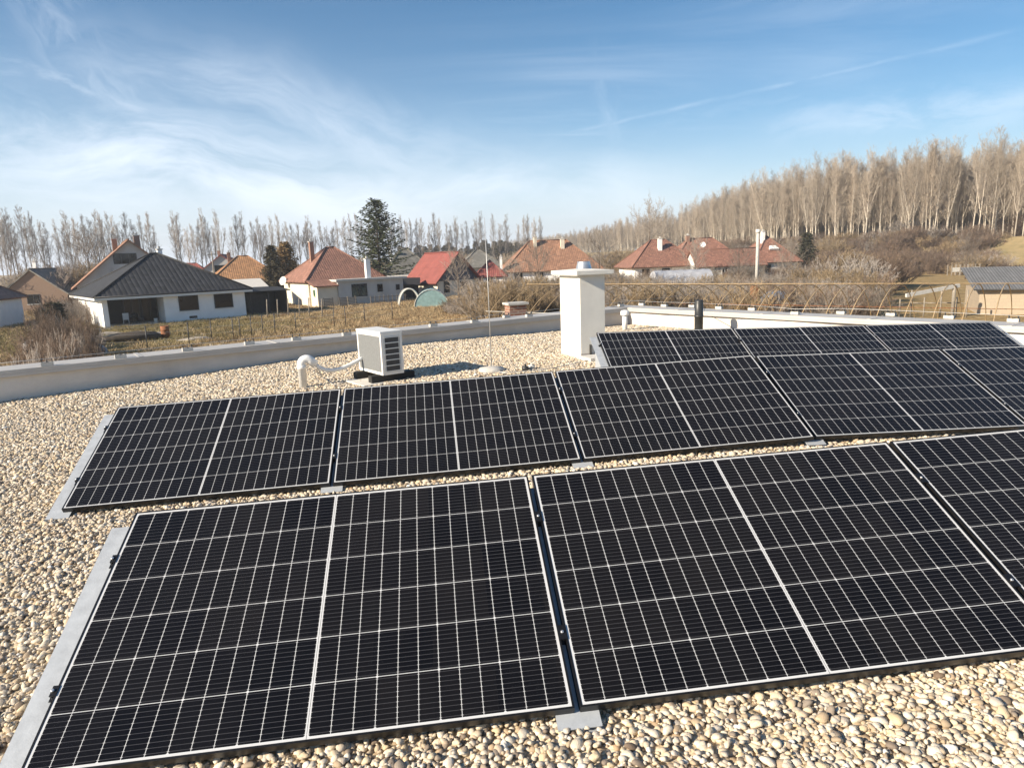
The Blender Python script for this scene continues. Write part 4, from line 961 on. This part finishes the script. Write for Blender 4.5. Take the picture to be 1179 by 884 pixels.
# fence posts along the near garden edge
fn = thing('garden_fence', 'thin wire fence on slim dark posts along the near garden edge', 'fence', (0, 0, 0)); fp_ = []
for (x, y) in ((57, 408), (118, 404), (170, 402), (218, 396), (244, 392), (269, 390), (277, 390), (290, 388), (303, 386), (317, 384), (341, 382), (385, 376), (398, 375), (420, 372), (452, 368)):
    p = atz(x, y, 0); fp_.append(p); a = MB(); a.tube([(p.x, p.y, -.1), (p.x+.03, p.y, 1.5)], .035, 6); a.build('post', frame_dark, fn)
a = MB()
for zz in (.5, .95, 1.4): a.tube([p+Vector((0, 0, zz)) for p in fp_], .008, 4)
a.build('wire', wire_m, fn)
fn = thing('stake_row', 'row of weathered wooden stakes in the field by the carport', 'fence', (0, 0, 0))
for (x, y) in ((308, 366), (320, 366), (332, 365), (345, 365), (356, 364), (371, 366)):
    p = atz(x, y, 0); a = MB(); a.tube([(p.x, p.y, -.1), (p.x+.1, p.y, 1.75)], .06, 6); a.build('stake', wood_grey, fn)
fn = thing('board_fence', 'dark stained board fence between the bungalow and the brown brick house', 'fence', (0, 0, 0)); pa, pb2 = atz(66, 369, 0), atz(102, 366, 0)
for k in range(6):
    p = pa.lerp(pb2, k/5); a = MB(); a.b2((p.x-.07, p.y-.07, -.2), (p.x+.07, p.y+.07, 1.9)); a.build('post', concrete, fn)
    if k < 5: p2_ = pa.lerp(pb2, (k+1)/5); a = MB(); dd = p2_-p; a.box(((p.x+p2_.x)/2, (p.y+p2_.y)/2+.1, .95), (dd.length*.98, .04, 1.7), math.atan2(dd.y, dd.x)); a.build('panel', wood_dark, fn)
# barrel, heaps, rubble
p = atz(191, 389, 0); t = thing('rusty_barrel', 'rusty oil drum in the garden in front of the bungalow', 'barrel', p); a = MB(); a.lathe([(.29, 0), (.29, .28), (.305, .29), (.29, .31), (.29, .58), (.305, .6), (.29, .62), (.29, .88), (.27, .88), (.26, .7)], n=18); a.build('body', rust, t)
p = aty(869, 345, 42); t = thing('rusty_tank', 'upright rusty orange tank behind the polytunnel frame', 'tank', (p.x, p.y, 0)); a = MB(); a.lathe([(.28, 0), (.28, 2.5), (.25, 2.62), (.1, 2.7)], n=18); a.build('body', rust, t)
p = aty(888, 345, 44); o = MB(); o.blob((0, 0, .7), 1.3, 0, 3, .35, 3, (1.4, .9, .95)); tag(o.build('tarpaulin_heap', film_blue, None, (p.x, p.y, 0)), 'heap covered with blue grey tarpaulin behind the polytunnel frame', 'tarpaulin')
def heap(name, px_, py_, r, m_, lab, cat, sq=(1.5, 1, .5), seed=1, sub=3, amp=.35):
    p = atz(px_, py_, 0); o = MB(); o.blob((0, 0, 0), r, 0, seed, amp, sub, sq); ob = o.build(name, m_, None, (p.x, p.y, 0), .4); return tag(ob, lab, cat)
heap('sheeting_heap', 76, 411, 1.5, tarp_dark, 'heap under black and silver plastic sheeting near the left parapet', 'covered heap', (1.4, 1.0, .85), 5)
heap('soil_heap', 88, 396, 1.2, soil, 'dark soil heap left in the lawn before the bungalow', 'soil heap', (2.2, 1, .45), 7); heap('soil_heap', 133, 393, 1.2, soil, 'long dark soil heap below the bungalow terrace corner', 'soil heap', (2.4, 1, .45), 9)
heap('rubble_heap', 176, 386, .6, rubble, 'pale rubble heap left of the rusty drum', 'rubble heap', (2, 1, .35), 11); heap('rubble_heap', 128, 386, .5, rubble, 'low pale rubble heap at the terrace edge', 'rubble heap', (2, 1, .4), 12); heap('rubble_heap', 225, 391, .5, rubble, 'small pale rubble heap right of the rusty drum', 'rubble heap', (2.2, 1, .3), 13)
rr = random.Random(8); st = MB()
for k in range(330):
    x, y = rr.uniform(100, 330), 0; y = 392-(x-100)*.05+rr.gauss(0, 7)
    p = atz(x, min(max(y, 372), 410), 0); s_ = rr.uniform(.02, .085); st.blob((p.x, p.y, s_*.3), s_, 0, k, .3, 1, (1.3, 1, .7))
tag(st.build('scattered_rubble', rubble), 'scattered stones and lime rubble on the lawn', 'rubble', kind='stuff')
# beehives / white garden frames below the dike
for k, (x, y) in enumerate(((1098, 311), (1108, 311), (1121, 310))):
    p = aty(x, y, 98); t = thing('cold_frame', ('whitish garden frame box leftmost below the dike', 'whitish garden frame box in the middle below the dike', 'whitish garden frame box rightmost below the dike')[k], 'garden frame', (p.x, p.y, 0), .1); a = MB()
    for xx in (-.6, .6):
        for yy in (-.4, .4): a.b2((xx-.05, yy-.05, 0), (xx+.05, yy+.05, 1.5))
    a.build('frame', wood_grey, t); a = MB(); a.b2((-.6, -.45, .5), (.6, -.41, 1.1)); a.build('panel', pale_pipe, t)
fn = thing('garden_pole_fence', 'pale garden poles with cross rails before the right shed', 'fence', (0, 0, 0))
for k, (x, y) in enumerate(((1035, 363), (1048, 361), (1063, 361), (1082, 361), (1100, 361), (1112, 362))):
    p = atz(x, y+4, 0); a = MB(); a.tube([(p.x, p.y, -.1), (p.x, p.y, 1.3+.5*(k % 2))], .05, 6); a.build('post', wood_grey, fn)
    if k: a = MB(); a.tube([Vector((p.x, p.y, .9)), Vector((pp.x, pp.y, .95))], .035, 5); a.build('rail', wood_grey, fn)
    pp = p
p = atz(1096, 366, 0); t = thing('swing_frame', 'pale timber post with a sloping beam beside the right shed', 'timber frame', (p.x, p.y, 0), R_(195)); a = MB(); a.tube([(0, 0, 0), (0, 0, 2.1)], .11, 6); a.build('post', wood_grey, t); a = MB(); a.box((1.7, 0, 1.85), (4.2, .12, .22), M=Matrix.Rotation(R_(6), 3, 'Y')); a.build('beam', pale_pipe, t)

# ------------------------------------------------------------------ trees and shrubs
def twig(mb, p, d, L, r, rr, depth, n, spread, mi=0, up=.25, segs=2, minr=.006, keep=.62):
    """one branch: a tapered 3-sided tube bending upward, with child twigs"""
    pts = [Vector(p)]; d = Vector(d).normalized(); q_ = Vector(p)
    for k in range(segs):
        d = (d+Vector((rr.gauss(0, .10), rr.gauss(0, .10), up*.5+rr.gauss(0, .06)))).normalized(); q_ = q_+d*(L/segs); pts.append(q_.copy())
    mb.tube(pts, [max(minr, r*(1-.75*i/segs)) for i in range(segs+1)], 3, mi, False, True)
    if depth <= 0: return
    for k in range(n):
        f = rr.uniform(.18, 1.0); i = min(segs-1, int(f*segs)); b = pts[i].lerp(pts[i+1], f*segs-i)
        a = Vector((rr.gauss(0, 1), rr.gauss(0, 1), rr.gauss(.15, .7))).normalized()
        dd = (pts[i+1]-pts[i]).normalized(); dd = (dd+a*spread).normalized()
        twig(mb, b, dd, L*keep*rr.uniform(.55, 1.0)*(1.1-.5*f), r*.5, rr, depth-1, max(2, int(n*.8)), spread, mi, up, max(1, segs-1), minr, keep)
def bare_tree(seed, h, r0, clear, nb, blen, ang, depth=2, n=6, spread=.7, up=.3, minr=.012, forks=0, topl=.35, lean=.02):
    rr = random.Random(seed); tr = MB(); cr = MB(); pts = []; x = y = 0; segs = 9
    lx, ly = rr.gauss(0, lean), rr.gauss(0, lean)
    for i in range(segs+1):
        f = i/segs; pts.append(Vector((x, y, h*f))); x += rr.gauss(lx, .012)*h/segs*1.0; y += rr.gauss(ly, .012)*h/segs
    rad = [max(minr*1.3, r0*(1-.93*(i/segs)**.85)) for i in range(segs+1)]; rad[0] *= 1.25
    tr.tube(pts, rad, 7, 0, True)
    def at(f): k = min(segs-1, int(f*segs)); return pts[k].lerp(pts[k+1], f*segs-k), rad[k]
    for k in range(forks):
        f = rr.uniform(clear, clear+.25); b, r_ = at(f); az = rr.uniform(0, 6.28); d = Vector((math.cos(az)*.35, math.sin(az)*.35, 1)).normalized(); L = h*(1-f)*rr.uniform(.75, .95)
        q_ = [b]; dd = d.copy()
        for j in range(4): dd = (dd+Vector((0, 0, .15))).normalized(); q_.append(q_[-1]+dd*L/4)
        tr.tube(q_, [r_*.75*(1-.85*j/4)+.01 for j in range(5)], 5, 0, False)
        for j in range(nb//3):
            g_ = rr.uniform(.25, 1); jj = min(3, int(g_*4)); bb = q_[jj].lerp(q_[jj+1], g_*4-jj); a2 = rr.uniform(0, 6.28)
            twig(cr, bb, (math.cos(a2)*math.sin(ang), math.sin(a2)*math.sin(ang), math.cos(ang)), blen*rr.uniform(.4, .8)*(1.1-.6*g_), r0*.16, rr, depth, n, spread, 0, up, 2, minr)
    for k in range(nb):
        f = clear+(1-clear)*((k+rr.random())/nb)**.9; f = min(f, .995); b, r_ = at(f); az = k*2.4+rr.gauss(0, .4); g_ = (f-clear)/(1-clear)
        prof = (.55+.6*math.sin(min(1, g_*1.5)*math.pi*.6))*(1-(1-topl)*g_); an = ang*(1.25-.6*g_)*rr.uniform(.75, 1.25)
        twig(cr, b, (math.cos(az)*math.sin(an), math.sin(az)*math.sin(an), math.cos(an)), blen*prof*rr.uniform(.7, 1.15), max(minr*1.5, min(r_*.5, r0*.25)), rr, depth, n, spread, 0, up, 3, minr)
    return tr, cr
def shrub(seed, h, w_, ns, depth=2, n=6, minr=.008, up=.2, arch=0.0):
    rr = random.Random(seed); cr = MB()
    for k in range(ns):
        az = rr.uniform(0, 6.28); rb = rr.uniform(0, .35)*w_; tilt = abs(rr.gauss(0, .38)); L = h*rr.uniform(.55, 1.0)
        a2 = az+rr.gauss(0, .6)
        twig(cr, (rb*math.cos(az), rb*math.sin(az), -.05), (math.sin(tilt)*math.cos(a2)*w_/h*1.1, math.sin(tilt)*math.sin(a2)*w_/h*1.1, math.cos(tilt)), L*.8, .028, rr, depth, n, .75, 0, up-arch, 4, minr, .5)
    return cr
def conifer(seed, h, w_, nb, droop=.25, base=.04, clump=.34, nper=9, narrow=1.0):
    rr = random.Random(seed); tr = MB(); cr = MB(); tr.tube([(0, 0, -.1), (0, 0, h*.5), (0, 0, h*.98)], [h*.02, h*.011, .02], 8)
    br = MB()
    for k in range(nb):
        f = base+(1-base)*(k/nb)**.92; z = h*f; az = k*2.399+rr.gauss(0, .3); L = w_/2*((1-f)**.72*.95+.05)*rr.uniform(.68, 1.18)*narrow
        dd = Vector((math.cos(az), math.sin(az), -droop+.55*f)); pts = [Vector((0, 0, z))]
        for j in range(3): pts.append(pts[-1]+dd.normalized()*L/3); dd.z += .16
        tr.tube(pts, [.05*(1-f)+.015, .035*(1-f)+.01, .012, .006], 3, 0, False)
        m_ = max(4, int(nper*(L/(w_/2)+.25)))
        for j in range(m_):
            g_ = (j+.6)/m_; i = min(2, int(g_*3)); c = pts[i].lerp(pts[i+1], g_*3-i)
            for q_ in range(5):
                s_ = clump*rr.uniform(.6, 1.25)*(1.15-.5*g_); side = rr.choice((-1, 1)); a3 = az+side*rr.uniform(.3, 1.2)
                u_ = Vector((math.cos(a3), math.sin(a3), rr.uniform(-.45, .25)))*s_*1.5; v_ = Vector((-math.sin(a3)*.3+rr.gauss(0, .2), math.cos(a3)*.3+rr.gauss(0, .2), rr.uniform(-.5, .5)))*s_*.55
                o_ = c+Vector((rr.gauss(0, .12), rr.gauss(0, .12), rr.gauss(0, .10)))*s_*2
                cr.face([o_-v_*.5, o_+u_*.5-v_, o_+u_, o_+u_*.5+v_*.9])
    return tr, cr
def plant(name, lab, cat, parts, loc_, sc=1.0, rz=0.0, group=None):
    """parts: [(part name, mesh)]"""
    t = thing(name, lab, cat, loc_, rz, group); t.scale = (sc, sc, sc) if not hasattr(sc, '__len__') else sc
    for nm, me in parts: o = bpy.data.objects.new(nm, me); COL.objects.link(o); o.parent = t
    return t
rr = random.Random(21)
# poplar row
POP = []
for s_ in range(8):
    tr, cr = bare_tree(100+s_, 19.5, .20, .24, 32, 5.2, R_(21), 2, 7, .55, .33, .0135, forks=s_ % 3, lean=.014)
    POP.append([('trunk', tr.mesh('poplar_trunk', bark_grey)), ('crown', cr.mesh('poplar_crown', twig_grey))])
k = 0; x = -12.0
while x < 632:
    gap = rr.choice((4, 6, 7, 8, 9, 12))
    Y = 185+(x/620)*95+rr.gauss(0, 3); p = aty(x, 300, Y); hsc = rr.uniform(.82, 1.08)*(1.0 if x < 240 else .96)
    if not (182 < x < 203): plant('poplar', 'bare slender poplar in the long row behind the village', 'tree', POP[rr.randrange(8)], (p.x, p.y, 0), (hsc*rr.uniform(.8, 1.15), hsc*rr.uniform(.8, 1.15), hsc), rr.uniform(0, 6.28), 'poplars in the row on the horizon'); k += 1
    x += gap*rr.uniform(.75, 1.2)
# the bare wood on the dike
FOR = []; FJ = []
for s_ in range(9):
    tr, cr = bare_tree(200+s_, 19.2, .15, .20, 44, 4.7, R_(27), 2, 7, .75, .30, .0090, forks=s_ % 3, topl=.55, lean=.026)
    FOR.append([('trunk', tr.mesh('wood_trunk', bark_pale)), ('crown', cr.mesh('wood_crown', twig_tan))])
    j = MB(); j.v = tr.v+cr.v; o_ = len(tr.v); j.f = tr.f+[tuple(i+o_ for i in f) for f in cr.f]; j.mi = [0]*len(tr.f)+[1]*len(cr.f); j.uv = [None]*len(j.f); j.sm = tr.sm+cr.sm
    FJ.append(bpy.data.objects.new('wood_tree', j.mesh('wood_tree', [bark_pale, twig_tan])))
seglen = [(Vector(crest[i+1])-Vector(crest[i])).length for i in range(len(crest)-1)]; tot_ = sum(seglen)
cand = []
for i in range(len(crest)-1):
    a, b = Vector(crest[i]), Vector(crest[i+1]); dn = (b-a).normalized(); nn = Vector((-dn.y, dn.x))
    dist = (a+b).length/2; dens = .125 if dist < 260 else .07
    width = 66 if dist < 260 else 75
    for q_ in range(int(seglen[i]*width*dens)):
        f = rr.random(); dd = -1.0-width*rr.random()**1.25; p = a.lerp(b, f)+nn*dd
        z = 5.15 if dd > -2.5 else 5.15-(-dd-2.5)/27.5*1.5 if dd > -30 else 3.6
        px_ = MC @ np.array([p.x, p.y, z-ZC]); sx_ = 589.5+FPX*px_[0]/px_[2]
        if px_[2] > 0 and 560 < sx_ < 1330: cand.append((dd < -12, p.length, p.x, p.y, z-.2))
cand.sort(key=lambda c: (c[1]*(1.35 if c[0] else 1)))
for c in cand[:300]:
    s_ = rr.uniform(.66, 1.0)*max(.72, min(1, 1.22-c[1]/950)); plant('forest_tree', 'bare pale trunked tree of the wood on the flood bank', 'tree', FOR[rr.randrange(9)], (c[2], c[3], c[4]), (s_*rr.uniform(.9, 1.15), s_, s_), rr.uniform(0, 6.28), 'trees of the wood on the bank')
rest = cand[300:]; nR = len(rest)
if nR:
    sc_ = np.array([[rr.uniform(.72, 1.06)*max(.66, min(1, 1.2-c[1]/900))]*3 for c in rest]); o = points_obj('far_wood', [c[2:5] for c in rest], np.array([[0, 0, rr.uniform(0, 6.28)] for _ in rest]), sc_, np.array([rr.randrange(9) for _ in rest]))
    tag(o, 'dense bare wood stretching along the flood bank', 'wood', kind='stuff'); gn_scatter(o, FJ)
# undergrowth and garden shrubs
SH = {}; FU = []
for nm, tw, args in (('grey', twig_pale, (4.0, 4.8, 64, 2, 9, .009)), ('tan', twig_gold, (3.2, 4.0, 70, 2, 9, .008)), ('brown', twig_brown, (4.2, 4.8, 70, 2, 9, .009)), ('dun', twig_grey, (3.4, 4.6, 66, 2, 9, .009))):
    SH[nm] = [shrub(300+len(SH)*10+j, *args).mesh(nm+'_twigs', tw) for j in range(3)]
def bush(x, y, Y, h, kind, lab, group, z0=0, w=1.0):
    p = aty(x, y, Y); hs = {'grey': 4.0, 'tan': 3.2, 'brown': 4.2, 'dun': 3.4}[kind]; s_ = h/hs
    if lab is None: FU.append((p.x, p.y, z0, s_*w*1.1, s_, kind)); return
    return plant('shrub', lab, 'shrub', [('twigs', SH[kind][rr.randrange(3)])], (p.x, p.y, z0), (s_*w*rr.uniform(.9, 1.25), s_*w*rr.uniform(.9, 1.25), s_), rr.uniform(0, 6.28), group)
G1 = 'bare shrubs beyond the right parapet'
for k in range(106):
    x = 690+k*3.05+rr.gauss(0, 6); Y = rr.uniform(40, 80); hmax = 5-(rr.uniform(311, 334)-(296-.0365*(x-589)))*Y/789; kd = rr.choice(('grey', 'grey', 'dun', 'dun', 'tan', 'brown'))
    bush(x, 0, Y, max(1.6, hmax), kd, {'grey': 'leafless pale grey shrub in the thicket beyond the right parapet', 'dun': 'leafless dun shrub in the thicket beyond the right parapet', 'tan': 'leafless golden shrub in the thicket beyond the right parapet', 'brown': 'leafless red brown shrub in the thicket beyond the right parapet'}[kd], G1)
for (x, top, Y, kd) in ((965, 290, 66, 'brown'), (985, 283, 70, 'tan'), (1000, 286, 64, 'dun'), (1015, 281, 72, 'brown'), (1030, 279, 76, 'brown'), (1043, 284, 78, 'brown'), (950, 300, 60, 'tan'), (975, 305, 56, 'tan'), (1005, 303, 54, 'tan'), (1025, 308, 58, 'brown'), (938, 303, 66, 'dun'), (995, 318, 48, 'dun'), (1020, 322, 46, 'grey')):
    hy = 296-.0365*(x-589); bush(x, 0, Y, 5-(top-hy)*Y/789, kd, 'tall leafless %s shrub in the clump left of the dike slope' % {'brown': 'red brown', 'tan': 'golden', 'dun': 'dun', 'grey': 'grey'}[kd], 'tall shrubs left of the dike slope')
for (x, top, Y, kd) in ((1100, 288, 104, 'brown'), (1112, 286, 106, 'brown'), (1150, 290, 108, 'dun'), (1165, 297, 100, 'brown'), (1075, 300, 98, 'brown'), (1130, 300, 100, 'tan')):
    hy = 296-.0365*(x-589); bush(x, 0, Y, 5-(top-hy)*Y/789, kd, 'single leafless %s shrub on the grass below the dike' % {'brown': 'red brown', 'tan': 'golden', 'dun': 'dun'}[kd], 'shrubs below the dike')
for k in range(76):
    x = 535+k*2.2+rr.gauss(0, 5); Y = rr.uniform(48, 84); kd = rr.choice(('grey', 'dun', 'dun', 'tan', 'tan', 'brown')); top = rr.uniform(312, 340)
    bush(x, 0, Y, max(1.3, 5-(top-(296-.0365*(x-589)))*Y/789), kd, 'leafless %s shrub in the thicket left of the chimney' % {'grey': 'pale grey', 'brown': 'red brown', 'tan': 'golden', 'dun': 'dun'}[kd], 'bare shrubs left of the chimney')
for k in range(12):
    x = 500+k*7+rr.gauss(0, 3); Y = rr.uniform(58, 76); bush(x, 0, Y, rr.uniform(1.0, 2.0), rr.choice(('tan', 'tan', 'dun')), 'low golden brush at the far edge of the dry field', 'low brush in the field')
for k in range(22):
    x = 690+k*14+rr.gauss(0, 8); Y = rr.uniform(88, 100); bush(x, 0, Y, rr.uniform(2.0, 3.4), rr.choice(('dun', 'grey', 'brown')), 'leafless shrub in the gardens before the red roofed houses', 'shrubs in the village gardens')
for (x, top, Y, kd) in ((-8, 345, 34, 'brown'), (6, 352, 32, 'brown'), (20, 358, 33, 'brown'), (33, 366, 32, 'brown'), (12, 372, 29, 'dun'), (28, 380, 29, 'brown'), (40, 376, 34, 'dun'), (48, 366, 46, 'tan'), (34, 392, 28, 'brown'), (2, 385, 27, 'brown'), (18, 395, 26, 'brown'), (56, 384, 44, 'dun'), (-4, 366, 30, 'brown'), (-14, 362, 26, 'brown'), (-22, 372, 24, 'brown'), (-10, 384, 23, 'dun'), (4, 398, 23, 'brown'), (14, 362, 36, 'dun'), (38, 358, 40, 'brown'), (-6, 355, 40, 'dun'), (26, 366, 44, 'tan')):
    bush(x, 0, Y, max(1.2, 5-(top-(296-.0365*(x-589)))*Y/789), kd, 'dense leafless brown shrub beyond the left end of the parapet', 'shrubs at the left edge', 0, .5)
for k in range(26):
    x = -10+k*4.4+rr.gauss(0, 4); Y = rr.uniform(96, 130); bush(x, 0, Y, 5+(318-rr.uniform(300, 318))*Y/789, rr.choice(('brown', 'dun', 'dun', 'tan')), 'leafless brown tree-like shrub behind the left cottages', 'shrubs behind the left cottages')
for k in range(70):
    x = -10+k*9.2+rr.gauss(0, 4); Y = rr.uniform(150, 182)+x*.1; bush(x, 0, Y, rr.uniform(3.5, 6.8), rr.choice(('dun', 'brown', 'dun', 'tan')), None, None, 0, 1.3)
for k in range(60):
    x = 610+k*8.2+rr.gauss(0, 4); Y = 135+abs(900-x)*.22+rr.gauss(0, 8); bush(x, 0, Y, rr.uniform(4, 7), rr.choice(('dun', 'brown', 'tan', 'tan')), None, None, 0, 1.2)
# round garden trees
FRT = []
for s_ in range(3):
    tr, cr = bare_tree(400+s_, 7.0, .16, .22, 24, 4.2, R_(52), 2, 7, .8, .3, .012, topl=.6)
    FRT.append([('trunk', tr.mesh('fruit_trunk', bark_brown)), ('crown', cr.mesh('fruit_crown', twig_pale))])
for (x, y, Y, h_, lab) in ((103, 308, 100, 8.2, 'round bare tree with pale twigs left of the orange gable'), (747, 300, 150, 11.5, 'broad bare tree standing above the brown roof by the wood'), (800, 305, 96, 5.2, 'bare garden tree before the red roof with the satellite dish'), (620, 330, 84, 5.0, 'bare fruit tree before the long white house'), (850, 322, 70, 4.4, 'bare fruit tree left of the pale flue mast'), (905, 322, 74, 4.6, 'bare fruit tree right of the pale flue mast'), (528, 336, 82, 4.6, 'pale bare tree before the blue grey gable'), (590, 338, 74, 3.8, 'small bare tree before the tiny red roof'), (690, 325, 78, 5.4, 'bare tree right behind the white chimney'), (1112, 318, 88, 4.2, 'small bare tree by the garden frames below the dike')):
    p = aty(x, y, Y); plant('bare_tree', lab, 'tree', FRT[rr.randrange(3)], (p.x, p.y, 0), h_/7.0, rr.uniform(0, 6.28))
# evergreens
tr, cr = conifer(7, 13.4, 14.0, 170, .24, .04, .42, 13); p = aty(438, 322, 100)
plant('spruce_tree', 'tall dark green spruce rising beside the cream house', 'tree', [('trunk', tr.mesh('spruce_trunk', bark_brown)), ('crown', cr.mesh('spruce_crown', needle))], (p.x, p.y, 0), 1, .4)
tr, cr = conifer(8, 7.4, 5.6, 150, -.45, .02, .34, 10); p = aty(317, 338, 94)
plant('conifer', 'dark narrow conifer left of the cream house', 'tree', [('trunk', tr.mesh('conifer_trunk', bark_brown)), ('crown', cr.mesh('conifer_crown', needle_dark))], (p.x, p.y, 0), 1, 1.4)
tr, cr = conifer(9, 7.8, 7.6, 160, -.55, .02, .38, 10); p = aty(333, 338, 97)
plant('conifer', 'bushy browned conifer touching the cream house roof', 'tree', [('trunk', tr.mesh('conifer_trunk', bark_brown)), ('crown', cr.mesh('conifer_crown', needle_brown))], (p.x, p.y, 0), 1, 2.2)
tr, cr = conifer(10, 3.6, 3.2, 80, -.5, .02, .22, 8); evp = [('trunk', tr.mesh('evergreen_trunk', bark_brown)), ('foliage', cr.mesh('evergreen_foliage', ivy))]
for (x, y, lab, s_) in ((66, 398, 'dark ivy covered stump beside the covered heap', .82), (58, 400, 'dark evergreen bush behind the covered heap', .7), (72, 394, 'dark evergreen bush next to the lawn at left', .78)):
    p = atz(x, y, 0); plant('evergreen_bush', lab, 'bush', evp, (p.x, p.y, 0), (s_*1.1, s_*1.1, s_), s_*9)
p = aty(928, 300, 112); plant('evergreen_bush', 'dark evergreen bush at the right end of the red roofs', 'bush', evp, (p.x, p.y, 0), 1.9, .3)
tr, cr = conifer(12, 9.0, 5.0, 60, .1, .03, .6, 6); CN = [('trunk', tr.mesh('pine_trunk', bark_brown)), ('crown', cr.mesh('pine_crown', needle_dark))]
for k in range(46):
    x = 462+k*3.7+rr.gauss(0, 2); Y = rr.uniform(290, 330); s_ = rr.uniform(.95, 1.35); p = aty(x, 295, Y); plant('pine_tree', 'small dark pine in the distant evergreen belt', 'tree', CN, (p.x, p.y, 0), s_, rr.uniform(0, 6.28), 'pines of the distant belt')
print('counts', len(cand), k)
# undergrowth on top of the bank, between the trunks
for k in range(70):
    i = rr.choice((0, 1, 1, 2, 2, 3, 3)); a, b = Vector(crest[i]), Vector(crest[i+1]); dn = (b-a).normalized(); nn = Vector((-dn.y, dn.x)); dd = rr.uniform(-40, -4); p = a.lerp(b, rr.random())+nn*dd
    kd = rr.choice(('dun', 'brown', 'tan', 'dun')); s_ = rr.uniform(.8, 1.9)
    FU.append((p.x, p.y, 5.1-(max(0, -dd-2.5))/27.5*1.5, s_*1.3, s_, kd))
for k in range(900):      # rough scrub on the near slope and in front of it
    i = rr.choice((1, 2, 2, 3, 3, 4)); a, b = Vector(crest[i]), Vector(crest[i+1]); dn = (b-a).normalized(); nn = Vector((-dn.y, dn.x)); dd = rr.uniform(1, 46); p = a.lerp(b, rr.random())+nn*dd
    px_ = MC @ np.array([p.x, p.y, -3]); sx_ = 589.5+FPX*px_[0]/px_[2]
    if sx_ > 1180-130*rr.random()**.6: continue
    s_ = rr.uniform(.5, 1.15); FU.append((p.x, p.y, max(-.1, 5.0-dd*.4), s_*1.4, s_, rr.choice(('dun', 'brown', 'tan', 'brown'))))
kl = ['grey', 'tan', 'brown', 'dun']; FO = [bpy.data.objects.new('scrub', SH[k_][j]) for k_ in kl for j in range(3)]
fu = points_obj('far_undergrowth', [f[:3] for f in FU], [(0, 0, rr.uniform(0, 6.28)) for f in FU], [(f[3], f[3], f[4]) for f in FU], [kl.index(f[5])*3+rr.randrange(3) for f in FU])
tag(fu, 'leafless undergrowth below the poplars and along the wood', 'undergrowth', kind='stuff'); gn_scatter(fu, FO)

# ------------------------------------------------------------------ air
hz_ = MB(); hz_.b2((-700, -30, -1.0), (700, 820, 36)); ho = hz_.build('haze', [])
hm = bpy.data.materials.new('haze_air'); hm.use_nodes = True; t = NT(hm.node_tree); t.n.clear(); o_ = t.new('ShaderNodeOutputMaterial'); v_ = t.new('ShaderNodeVolumePrincipled')
v_.inputs['Density'].default_value = .00055; v_.inputs['Color'].default_value = (.86, .90, .95, 1); v_.inputs['Anisotropy'].default_value = .2
t.link(v_.outputs[0], o_.inputs['Volume']); ho.data.materials.append(hm); tag(ho, kind='stuff')

# dry grass tufts in the garden and the field
TU = []
for k_, m_ in enumerate((mat('dry_grass', (.43, .335, .20), .95, rnd=.4), mat('green_grass', (.24, .20, .09), .95, rnd=.4), mat('dead_weeds', (.26, .17, .09), .95, rnd=.4))):
    r3 = random.Random(60+k_); tb = MB()
    for j in range(26):
        a = r3.uniform(0, 6.28); b_ = Vector((r3.gauss(0, .16), r3.gauss(0, .16), -.02)); L = r3.uniform(.10, .30); o_ = Vector((math.cos(a), math.sin(a), 0))*.014; tp = b_+Vector((r3.gauss(0, .09), r3.gauss(0, .09), L))
        tb.face([b_-o_, b_+o_, tp])
    TU.append(bpy.data.objects.new('tuft', tb.mesh('tuft', m_)))
GP = []; r3 = random.Random(77)
while len(GP) < 26000:
    Y = 24+86*r3.random()**.8; x = Y*r3.uniform(-.86, .14)
    lawn = math.hypot(x+33, Y-55) < 15+r3.gauss(0, 3)
    if abs(math.sin(x*.31+math.sin(Y*.13)*2)+math.sin(Y*.19+x*.07)) < .25 and r3.random() < .7: continue
    u = Vector((x+35.7, Y-60.6)); c_, s_ = math.cos(R_(39.5)), math.sin(R_(39.5)); lx, ly = u.x*c_+u.y*s_, -u.x*s_+u.y*c_
    if -.2 < lx < 12.6 and -.2 < ly < 13.2: continue
    GP.append((x, Y, 0, (1 if r3.random() < .8 else 0) if lawn else (0 if r3.random() < .72 else 2), r3.uniform(.5, 1.35)))
gt = points_obj('dry_grass', [p[:3] for p in GP], [(0, 0, r3.uniform(0, 6.28)) for p in GP], [(p[4]*1.3, p[4]*1.3, p[4]) for p in GP], [p[3] for p in GP])
tag(gt, 'tufts of dry winter grass in the gardens and field', 'grass', kind='stuff'); gn_scatter(gt, TU)

for (x, top, Y, kd) in ((4, 338, 66, 'brown'), (16, 342, 62, 'dun'), (27, 338, 70, 'brown'), (46, 342, 66, 'dun'), (58, 344, 70, 'brown'), (70, 346, 74, 'dun')):
    bush(x, 0, Y, 5-(top-(296-.0365*(x-589)))*Y/789, kd, 'leafless dark shrub standing before the brown brick house', 'shrubs before the brick house', 0, .9)
